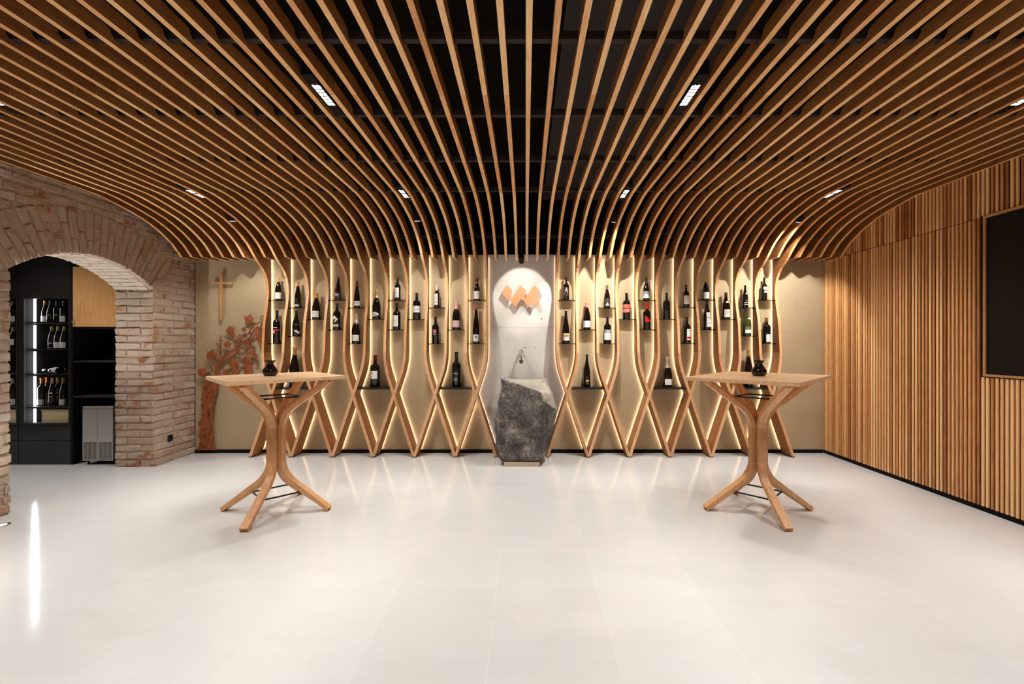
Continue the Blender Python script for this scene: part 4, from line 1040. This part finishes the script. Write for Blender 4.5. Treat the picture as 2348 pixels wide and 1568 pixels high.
# rusty steel vine, laser-cut sheets held off the wall
YV = 5.575
def VP(x, y, ox=440, oy=700, s=8.711): return (XP(ox + x / s, YV), ZP(oy + y / s, YV))
vine = empty('vine_sculpture', (XP(476, YV), YV, 0.055), 'rust-coloured steel vine cut-out with leaves and grapes on the plaster wall', 'wall sculpture')
T2 = lambda x, y: VP(x, y, 440, 860, 7.843)
trunk = [T2(*p) for p in [(70,1350),(100,1315),(132,1280),(128,1230),(150,1190),(130,1100),(128,1060),(155,1010),(150,960),(122,900),(128,840),(160,810),(178,760),(170,720),(190,680),(172,600),(168,540),(188,500),(165,430),(190,370),(180,300),(200,230),(215,150),(240,90),(225,0),(250,-60),(335,-60),(330,0),(345,60),(400,90),(460,130),(505,185),(480,250),(452,300),(440,360),(425,440),(420,520),(402,570),(412,640),(395,700),(400,760),(378,810),(372,880),(395,960),(405,1020),(398,1070),(410,1120),(395,1190),(400,1250),(430,1300),(462,1345)]]
b = MB(); b.prism(trunk, YV - 0.003, YV, 'Y'); tr_ = b.build('trunk', M['rust'], vine)
b = MB()
for (x, y, w_, h_, sl) in [(300,690,9,45,-6),(365,620,7,22,6),(395,585,6,22,-4),(325,800,6,22,0),(255,980,6,24,-3),(345,965,5,18,3),(320,1060,8,45,-6),(245,1115,9,30,-8),(310,1140,5,22,2),(182,1240,7,26,-5),(350,1260,5,28,0),(220,1285,9,26,5),(268,380,8,28,-8),(290,235,26,6,0),(255,270,6,24,-6),(405,395,6,28,0),(375,310,5,22,-5),(440,190,5,20,0),(310,330,5,20,5)]:
    b.prism([T2(x - w_ + sl, y - h_), T2(x + w_ * .4 + sl, y - h_ * .9), T2(x + w_ - sl, y + h_), T2(x - w_ * .4 - sl, y + h_ * .9)], YV - 0.0042, YV - 0.0030, 'Y')
b.build('bark_cut', M['black'], tr_)
def ribbon(pts, ws, name='branch', Y=YV - 0.002, mat='rust'):
    P = [VP(*p) for p in pts]; L_, R_ = [], []
    for i, p in enumerate(P):
        a, c = P[max(0, i-1)], P[min(len(P)-1, i+1)]; d = Vector((c[0]-a[0], c[1]-a[1])).normalized(); w_ = ws[i] if isinstance(ws, list) else ws
        w_ = w_ / 8.711 * YV / FPX / 2; L_.append((p[0] - d.y * w_, p[1] + d.x * w_)); R_.append((p[0] + d.y * w_, p[1] - d.x * w_))
    b = MB(); n = len(P)
    vs = [(q[0], Y, q[1]) for q in L_] + [(q[0], Y, q[1]) for q in R_] + [(q[0], Y + 0.003, q[1]) for q in L_] + [(q[0], Y + 0.003, q[1]) for q in R_]
    fs = []
    for i in range(n - 1):
        fs += [(i, i+1, n+i+1, n+i), (2*n+i, 3*n+i, 3*n+i+1, 2*n+i+1), (i, 2*n+i, 2*n+i+1, i+1), (n+i, n+i+1, 3*n+i+1, 3*n+i)]
    fs += [(0, n, 3*n, 2*n), (n-1, 3*n-1, 4*n-1, 2*n-1)]
    b.add(vs, fs); return b.build(name, M[mat], vine)
ribbon([(500,1400),(500,1280),(520,1160),(570,1080),(650,1015),(740,965),(820,915),(875,860),(900,790),(905,730),(960,670),(1040,640),(1110,600),(1160,520),(1190,440),(1240,395),(1310,370),(1370,330)], [85,80,75,70,62,60,60,60,58,50,44,40,34,30,30,32,28,20], Y=YV - 0.004)
ribbon([(540,1170),(640,1090),(740,1030),(830,985),(890,920),(960,890)], [30,34,30,28,22,12])
ribbon([(900,800),(1000,730),(1090,690),(1150,640),(1200,560),(1260,480),(1340,430)], [36,34,30,26,22,20,16])
ribbon([(870,750),(850,680),(830,640)], [30,24,16]); ribbon([(900,850),(980,850),(1040,900),(1080,980),(1120,1020)], [24,22,20,16,12])
ribbon([(560,1020),(570,920),(580,840),(560,760)], [34,28,24,14]); ribbon([(500,1100),(440,1060),(420,1000)], [30,22,16])
ribbon([(470,1330),(420,1280),(370,1240)], [22,18,12]); ribbon([(560,960),(620,900),(660,880)], [18,14,10]); ribbon([(890,690),(900,620),(950,590),(1000,600)], [20,14,12,10])
ribbon([(620,1370),(720,1310),(820,1280),(900,1330)], [40,44,36,24])
def leaf_outline():
    out = []; n = 40
    for i in range(n):
        a = 2 * PI * i / n; lobes = [(PI/2, 1.0), (PI/2 + 1.15, 0.95), (PI/2 - 1.15, 0.95), (PI/2 + 2.25, 0.82), (PI/2 - 2.25, 0.82)]
        r = 0.70
        for la, lr in lobes:
            d = abs((a - la + PI) % (2 * PI) - PI); r = max(r, lr * (1 - 0.75 * (d / 0.62) ** 1.3) if d < 0.62 else 0)
        r *= 1.0 + (0.06 if i % 2 else -0.05)
        out.append((r * math.cos(a), -r * math.sin(a)))
    return out
LEAF = leaf_outline()
random.seed(11)
for (x, y, r, ro, dy) in [(1150,285,118,0.1,0),(775,515,112,-0.2,0),(395,1000,128,0.3,0),(490,1000,72,1.2,1),(225,1345,112,0.5,1),(730,775,92,2.6,1),(1045,485,62,0.4,0),(1120,770,104,-0.4,0),(1205,700,70,0.8,1),(1215,935,98,0.2,1),(1280,1015,60,1.0,0),(835,1165,128,-0.1,0),(915,1200,66,0.9,1),(1120,1110,120,0.6,1),(1010,1120,60,0.3,0),(895,1320,104,1.4,0),(700,1350,86,2.2,1),(845,600,48,1.1,0),(330,1420,70,0.2,0)]:
    c, s_ = math.cos(ro), math.sin(ro); b = MB(); k = 1 / 8.711 * YV / FPX; cx, cz = VP(x, y); Y = YV - 0.008 - 0.012 * dy
    pts = []
    for lx, ly in LEAF:
        q = random.uniform(0.93, 1.05); pts.append(((lx * c - ly * s_) * r * k * q, -(lx * s_ + ly * c) * r * k * q))
    n = len(pts)     # a shallow dished sheet: centre pushed out, rim curls back
    vs = [(cx, Y - 0.003, cz)] + [(cx + p[0], Y + 0.0045 * math.sin(i * 0.32 + r), cz + p[1]) for i, p in enumerate(pts)]
    vs += [(v_[0], v_[1] + 0.0025, v_[2]) for v_ in vs]
    fs = [(0, i + 1, (i + 1) % n + 1) for i in range(n)] + [(n + 1, n + 1 + (i + 1) % n + 1, n + 1 + i + 1) for i in range(n)] + [(i + 1, n + 2 + i, n + 2 + (i + 1) % n, (i + 1) % n + 1) for i in range(n)]
    b.add(vs, fs); b.build('leaf', M['rust'], vine)
def grape(pts, Y):
    b = MB(); P = [VP(*p) for p in pts]; b.prism(P, Y - 0.003, Y, 'Y'); b.build('grape_cluster', M['rust'], vine)
grape([(1290,430),(1330,415),(1370,440),(1420,455),(1428,520),(1415,590),(1420,650),(1405,700),(1390,760),(1370,800),(1345,775),(1330,715),(1310,660),(1300,600),(1275,560),(1262,500)], YV - 0.010)
grape([(1075,1150),(1130,1130),(1190,1150),(1235,1210),(1235,1270),(1215,1330),(1225,1390),(1190,1430),(1130,1440),(1080,1420),(1065,1370),(1072,1310),(1045,1250),(1055,1190)], YV - 0.024)
def tendril(cx, cy, r, turns, a0, tail):
    pts = []
    n = int(18 * turns)
    for i in range(n + 1):
        t = i / n; a = a0 + 2 * PI * turns * t; rr = r * (0.25 + 0.75 * t); pts.append((cx + rr * math.cos(a), cy + rr * math.sin(a)))
    pts += tail; ribbon(pts, 12, 'tendril', YV - 0.001)
for q in [(572,620,26,1.1,2.0,[(600,700),(570,790)]),(560,700,24,1.2,0.5,[(540,780),(560,830)]),(500,770,20,1.0,1.0,[(520,830),(560,880)]),(1415,210,26,1.0,3.5,[(1430,270),(1390,330)]),(1370,265,24,1.1,0,[(1365,310),(1330,360)]),(965,610,20,1.2,0,[(930,630),(905,700)]),
          (960,950,42,1.4,1.0,[(960,1000),(940,1050)]),(1300,1110,40,1.5,2.0,[(1270,1150),(1330,1170),(1350,1200)]),(625,1170,28,1.3,0,[(620,1240),(560,1280)]),(380,1230,24,1.0,1,[(400,1290),(440,1350)]),(560,1370,34,1.2,3,[(520,1340),(500,1310)]),(1240,580,22,1.2,1,[(1230,640),(1160,620)]),(1020,830,20,1.1,2,[(1010,870),(960,850)])]:
    tendril(*q)
b = MB()
for p in [(500,1200),(870,850),(1150,560),(300,1600)]:
    q = VP(*p); b.tube([(q[0], YV + 0.0005, q[1]), (q[0], YB - 0.002, q[1])], 0.006, 8)
for p in [(250,300),(260,800),(280,1200)]:
    q = T2(*p); b.tube([(q[0], YV, q[1]), (q[0], YB - 0.002, q[1])], 0.006, 8)
b.build('wall_pins', M['rust'], vine)

b = MB(); b.box((XL + 0.006, 5.178, 0.235), (XL + 0.016, 5.245, 0.307))
t = empty('wall_socket', (XL + 0.012, 5.21, 0.235), 'small square black socket low on the brick wall', 'socket')
b.build('cover_plate', M['blackmetal'], t, bevel=0.002)
b = MB(); rings = [[(XL + 0.0161 + d, 5.2115 + r * math.cos(2*PI*i/20), 0.271 + r * math.sin(2*PI*i/20)) for i in range(20)] for r, d in ((0.022, 0), (0.022, 0.0012), (0.017, 0.0012), (0.016, 0.0002))]
b.loft(rings, 0, False, True); b.build('socket_insert', M['black'], t)

# ============================================================ SIDE ROOM: WINE FRIDGE, CABINET, ICE MACHINE
YF = 5.07
def fridge(xa, xb, xi, label, grp):
    """xa..xb outer width, glass from xi to xb-.03"""
    root = empty('wine_fridge', ((xa+xb)/2, YF + 0.3, 0), label, 'wine fridge', grp)
    zt, zb2 = 2.36, 0.44; d = 0.62
    b = MB(); t_ = 0.02
    b.box((xa, YF + 0.02, 0), (xa + t_, YF + d, zt)); b.box((xb - t_, YF + 0.02, 0), (xb, YF + d, zt))
    b.box((xa + t_, YF + d - t_, 0), (xb - t_, YF + d, zt)); b.box((xa + t_, YF + 0.02, 1.93), (xb - t_, YF + d - t_, zt)); b.box((xa + t_, YF + 0.02, 0), (xb - t_, YF + d - t_, zb2 - 0.02))
    b.box((xi - 0.03, YF + 0.02, zb2 - 0.02), (xi, YF + d - t_, 1.93))
    b.build('cabinet_body', M['black'], root)
    b = MB(); b.box((xa + 0.002, YF, 0.004), (xb - 0.002, YF + 0.018, 0.268)); b.build('base_panel', M['glosspanel'], root)
    b = MB(); b.box((xa + 0.002, YF, 0.273), (xb - 0.002, YF + 0.018, zb2 - 0.004)); b.build('drawer_front', M['glosspanel'], root)
    b = MB(); b.box((xa + 0.002, YF, 1.90), (xb - 0.002, YF + 0.018, zt)); b.build('top_panel', M['blackmetal'], root)
    dr = MB(); fr = 0.028
    dr.box((xi - 0.03, YF, zb2), (xi, YF + 0.018, 1.897)); dr.box((xb - fr, YF, zb2), (xb - 0.002, YF + 0.018, 1.897)); dr.box((xi, YF, zb2), (xb - fr, YF + 0.018, zb2 + fr)); dr.box((xi, YF, 1.897 - fr), (xb - fr, YF + 0.018, 1.897))
    if xa < xi - 0.05: dr.box((xa + 0.002, YF, zb2), (xi - 0.0305, YF + 0.018, 1.897))
    dd = dr.build('door', M['blackmetal'], root)
    b = MB(); b.box((xi, YF + 0.004, zb2 + fr), (xb - fr, YF + 0.010, 1.897 - fr)); b.build('glass', M['pane'], dd)
    return root
M['glosspanel'] = plain('black_gloss_panel', (0.01, 0.008, 0.007), 0.12, spec=0.6)
fr1 = fridge(-5.705, -5.118, -5.645, 'tall black wine fridge with glass door, right one behind the arch', 'wine fridges behind the arch')
fr2 = fridge(-6.40, -5.708, -6.30, 'black wine fridge mostly hidden by the near brick pier', 'wine fridges behind the arch')
FSH = [1.602, 1.300, 1.017, 0.645]
for root, x0, x1 in ((fr1, -5.642, -5.14), (fr2, -6.298, -5.73)):
    for z in FSH + [0.455]:
        b = MB(); b.box((x0, YF + 0.03, z - 0.012), (x1, YF + 0.55, z)); b.build('inner_shelf', M['blackmetal'], root)
    tops = [1.90] + FSH
    for za, zb2 in zip(FSH + [0.455], tops):
        b = MB(); b.tube([(x0 + 0.028, YF + 0.085, za + 0.01), (x0 + 0.028, YF + 0.085, zb2 - 0.03)], 0.010, 12); b.build('light_tube', M['fridgeled'], root)
def fb(px, z0, pyt, w_, kind, cap, lab, pts, Y=5.21, base=None):
    bottle(px, base, pyt, w_, kind, cap, lab, pts, group='bottles in the wine fridge', Y=Y, z0=z0 + 0.0012, ns=16)
W8 = lambda px, b_, w_=12: [('r', px - w_/2, b_ - 15, px + w_/2, b_ - 2, 'white')]
for px, cap, kind, lab in [(103, 'gold', 'burgundy', 'gold-capped bottle, leftmost on the top fridge shelf'), (115.5, None, 'burgundy', 'dark bottle, second from left on the top fridge shelf'), (131, None, 'bordeaux', 'dark bottle, third from left on the top fridge shelf'), (146, None, 'bordeaux', 'white-label bottle, rightmost on the top fridge shelf')]:
    fb(px, FSH[0], 686, 13, kind, cap, lab, W8(px, 737) if px in (103, 146) else [('r', px - 5, 718, px + 5, 721.5, 'olive')], base=737)
for px, lab in [(119, 'yellow-capped bottle alone at left on the second fridge shelf'), (133, 'yellow-capped bottle, middle of the second fridge shelf'), (147, 'yellow-capped bottle, right on the second fridge shelf')]:
    fb(px, FSH[1], 746, 14, 'burgundy', 'gold2', lab, W8(px, 798, 13) if px > 125 else [('r', px - 5, 784, px + 5, 786, 'silver'), ('r', px - 5, 794, px + 5, 795.5, 'silver')], base=798)
for i, (px, cap, off) in enumerate([(95, 'gold', 0), (107, 'orange', .06), (120, 'peach', 0), (132, 'gold2', .05), (145, 'gold', 0)]):
    fb(px, FSH[3], 867, 13.5, ['bordeaux', 'burgundy', 'burgundy', 'bordeaux', 'burgundy'][i], cap, f"{['leftmost', 'second', 'third', 'fourth', 'rightmost'][i]} of five bottles on the lowest fridge bottle shelf", W8(px, 931, 13.5) if i in (0, 1, 4) else [('r', px - 5, 900, px + 5, 903, 'pink'), ('r', px - 4, 909, px + 4, 911, 'pink')], Y=5.19 + off, base=931)
def lying(x, y, z, ang, lab, cap):
    root = empty('wine_bottle', (x, y, z), lab, 'bottle', 'bottles lying in the wine fridge')
    for nm, pr, m_ in (('glass_body', [(r * 0.036, h * 0.29) for r, h in PROF['burgundy']], 'bglass'), ('capsule', [(0.0135, 0.235), (0.0145, 0.286), (0.012, 0.292)], cap), ('label', [(0.0366, 0.03), (0.0366, 0.10)], 'white')):
        b = MB(); b.lathe(pr, (0, 0, 0), 16, cap=(nm != 'label'))
        b.v = [(x + math.cos(ang) * p[2] - math.sin(ang) * p[0], y + math.sin(ang) * p[2] + math.cos(ang) * p[0], z + 0.037 + p[1]) for p in b.v]
        b.build(nm, M[m_], root)
lying(-5.30, 5.14, FSH[2], PI - 0.25, 'bottle lying on its side at the front of the third fridge shelf', 'silver')
lying(-5.19, 5.30, FSH[2], PI - 0.1, 'bottle lying on its side behind the front one, third fridge shelf', 'ivory')
def wbox(xa, xb, z, lab):
    root = empty('wooden_crate', ((xa+xb)/2, 5.26, z), lab, 'crate', 'wooden wine crates')
    b = MB(); b.box((xa, 5.12, z), (xb, 5.40, z + 0.145)); b.build('crate_body', M['label_woodbox'] if 'label_woodbox' in M else M['woodbox'], root, bevel=0.002)
    b = MB(); b.box((xa - 0.004, 5.116, z + 0.146), (xb + 0.004, 5.404, z + 0.158)); b.build('lid', M['woodbox'], root)
wbox(-5.50, -5.17, 0.456, 'pale wooden wine crate at the bottom of the right fridge')
wbox(-6.10, -5.76, 0.456, 'pale wooden wine crate at the bottom of the left fridge')
fb(29, FSH[0], 687, 13, 'burgundy', 'yellow', 'yellow-capped bottle in the left fridge, top shelf', W8(32, 737), base=737)
fb(30, FSH[1], 762, 14, 'burgundy', 'silver', 'bottle with silver capsule in the left fridge, second shelf', W8(30, 805), base=812)
fb(29, FSH[3], 868, 14, 'bordeaux', 'ivory', 'pale-capped bottle in the left fridge, lower shelf', W8(35, 931, 8), base=931)

cab = empty('wall_cabinet', (-4.8, YF + 0.3, 0), 'tall black cabinet with oak door and open niches behind the arch', 'cabinet')
b = MB(); xa, xb, d = -5.112, -4.24, 0.6
b.box((xa, YF - 0.003, 0), (xa + 0.02, YF + d, 3.19)); b.box((xb - 0.02, YF, 0), (xb, YF + d, 3.19)); b.box((xa + 0.02, YF + d - 0.02, 0), (xb - 0.02, YF + d, 3.19)); b.box((xa + 0.02, YF, 2.23), (xb - 0.02, YF + d - 0.02, 3.19))
b.box((xa + 0.02, YF + 0.02, 1.531), (xb - 0.02, YF + d - 0.02, 1.549))
b.build('carcass', M['black'], cab)
b = MB(); b.box((-7.2, YF + 0.01, 2.362), (xa - 0.001, YF + 0.6, 3.19)); b.build('upper_fascia', M['black'], cab)
for z in (1.169, 0.771):
    b = MB(); b.box((xa + 0.021, YF + 0.004, z - 0.018), (xb - 0.021, YF + d - 0.021, z)); b.build('niche_shelf', M['bar'], cab)
b = MB(); b.box((xa + 0.022, YF - 0.004, 1.552), (xb - 0.022, YF + 0.015, 2.226)); dd = b.build('oak_door', M['veneer'], cab)
b = MB(); kx, kz = XP(170.5, YF), ZP(737, YF)
b.lathe([(0.006, 0), (0.006, 0.012), (0.011, 0.018), (0.011, 0.024), (0.004, 0.028)], (0, 0, 0), 16); b.v = [(kx + p[0], YF - 0.004 - p[2], kz + p[1]) for p in b.v]; b.build('knob', M['chrome'], dd)
ice = empty('ice_machine', (-4.81, 5.25, 0), 'stainless steel ice machine in the bottom of the black cabinet', 'appliance')
xa, xb, z0, z1 = XP(190, 5.06), XP(259.5, 5.06), 0.048, 0.655
b = MB(); b.box((xa + 0.003, 5.075, z0), (xb - 0.003, 5.50, z1 - 0.006)); b.build('casing', M['steel'], ice)
b = MB(); b.box((xa, 5.055, z1 - 0.022), (xb, 5.5, z1)); b.build('top_trim', M['steel'], ice, bevel=0.003)
xm = (xa + xb) / 2; zg = ZP(1014, 5.06)
for a_, c_ in ((xa, xm - 0.0015), (xm + 0.0015, xb)):
    b = MB(); b.box((a_, 5.056, zg), (c_, 5.074, z1 - 0.024))
    w3 = (c_ - a_)
    xs = [a_, a_ + 0.008] ; cols = []
    for k in range(3):
        u0 = a_ + 0.008 + k * (w3 - 0.016) / 3 + 0.002; u1 = a_ + 0.008 + (k + 1) * (w3 - 0.016) / 3 - 0.002; cols.append((u0, u1))
    b.box((a_, 5.056, z0), (cols[0][0], 5.074, zg)); b.box((cols[0][1], 5.056, z0), (cols[1][0], 5.074, zg)); b.box((cols[1][1], 5.056, z0), (cols[2][0], 5.074, zg)); b.box((cols[2][1], 5.056, z0), (c_, 5.074, zg))
    for u0, u1 in cols:
        zz = zg - 0.009
        while zz > z0 + 0.012:
            b.box((u0, 5.057, zz - 0.0045), (u1, 5.066, zz)); zz -= 0.0105
        b.box((u0, 5.056, z0), (u1, 5.074, z0 + 0.01))
    b.build('door_panel', M['steel'], ice)
b = MB(); b.box((xa + 0.008, 5.0742, z0 + 0.005), (xb - 0.008, 5.0748, zg)); b.build('grille_recess', M['black'], ice)
for xx in (xa + 0.03, xb - 0.03):
    for yy in (5.10, 5.46):
        b = MB(); b.lathe([(0.014, 0), (0.014, 0.008), (0.008, 0.010), (0.008, 0.048)], (xx, yy, 0), 12); b.build('foot', M['black'], ice)
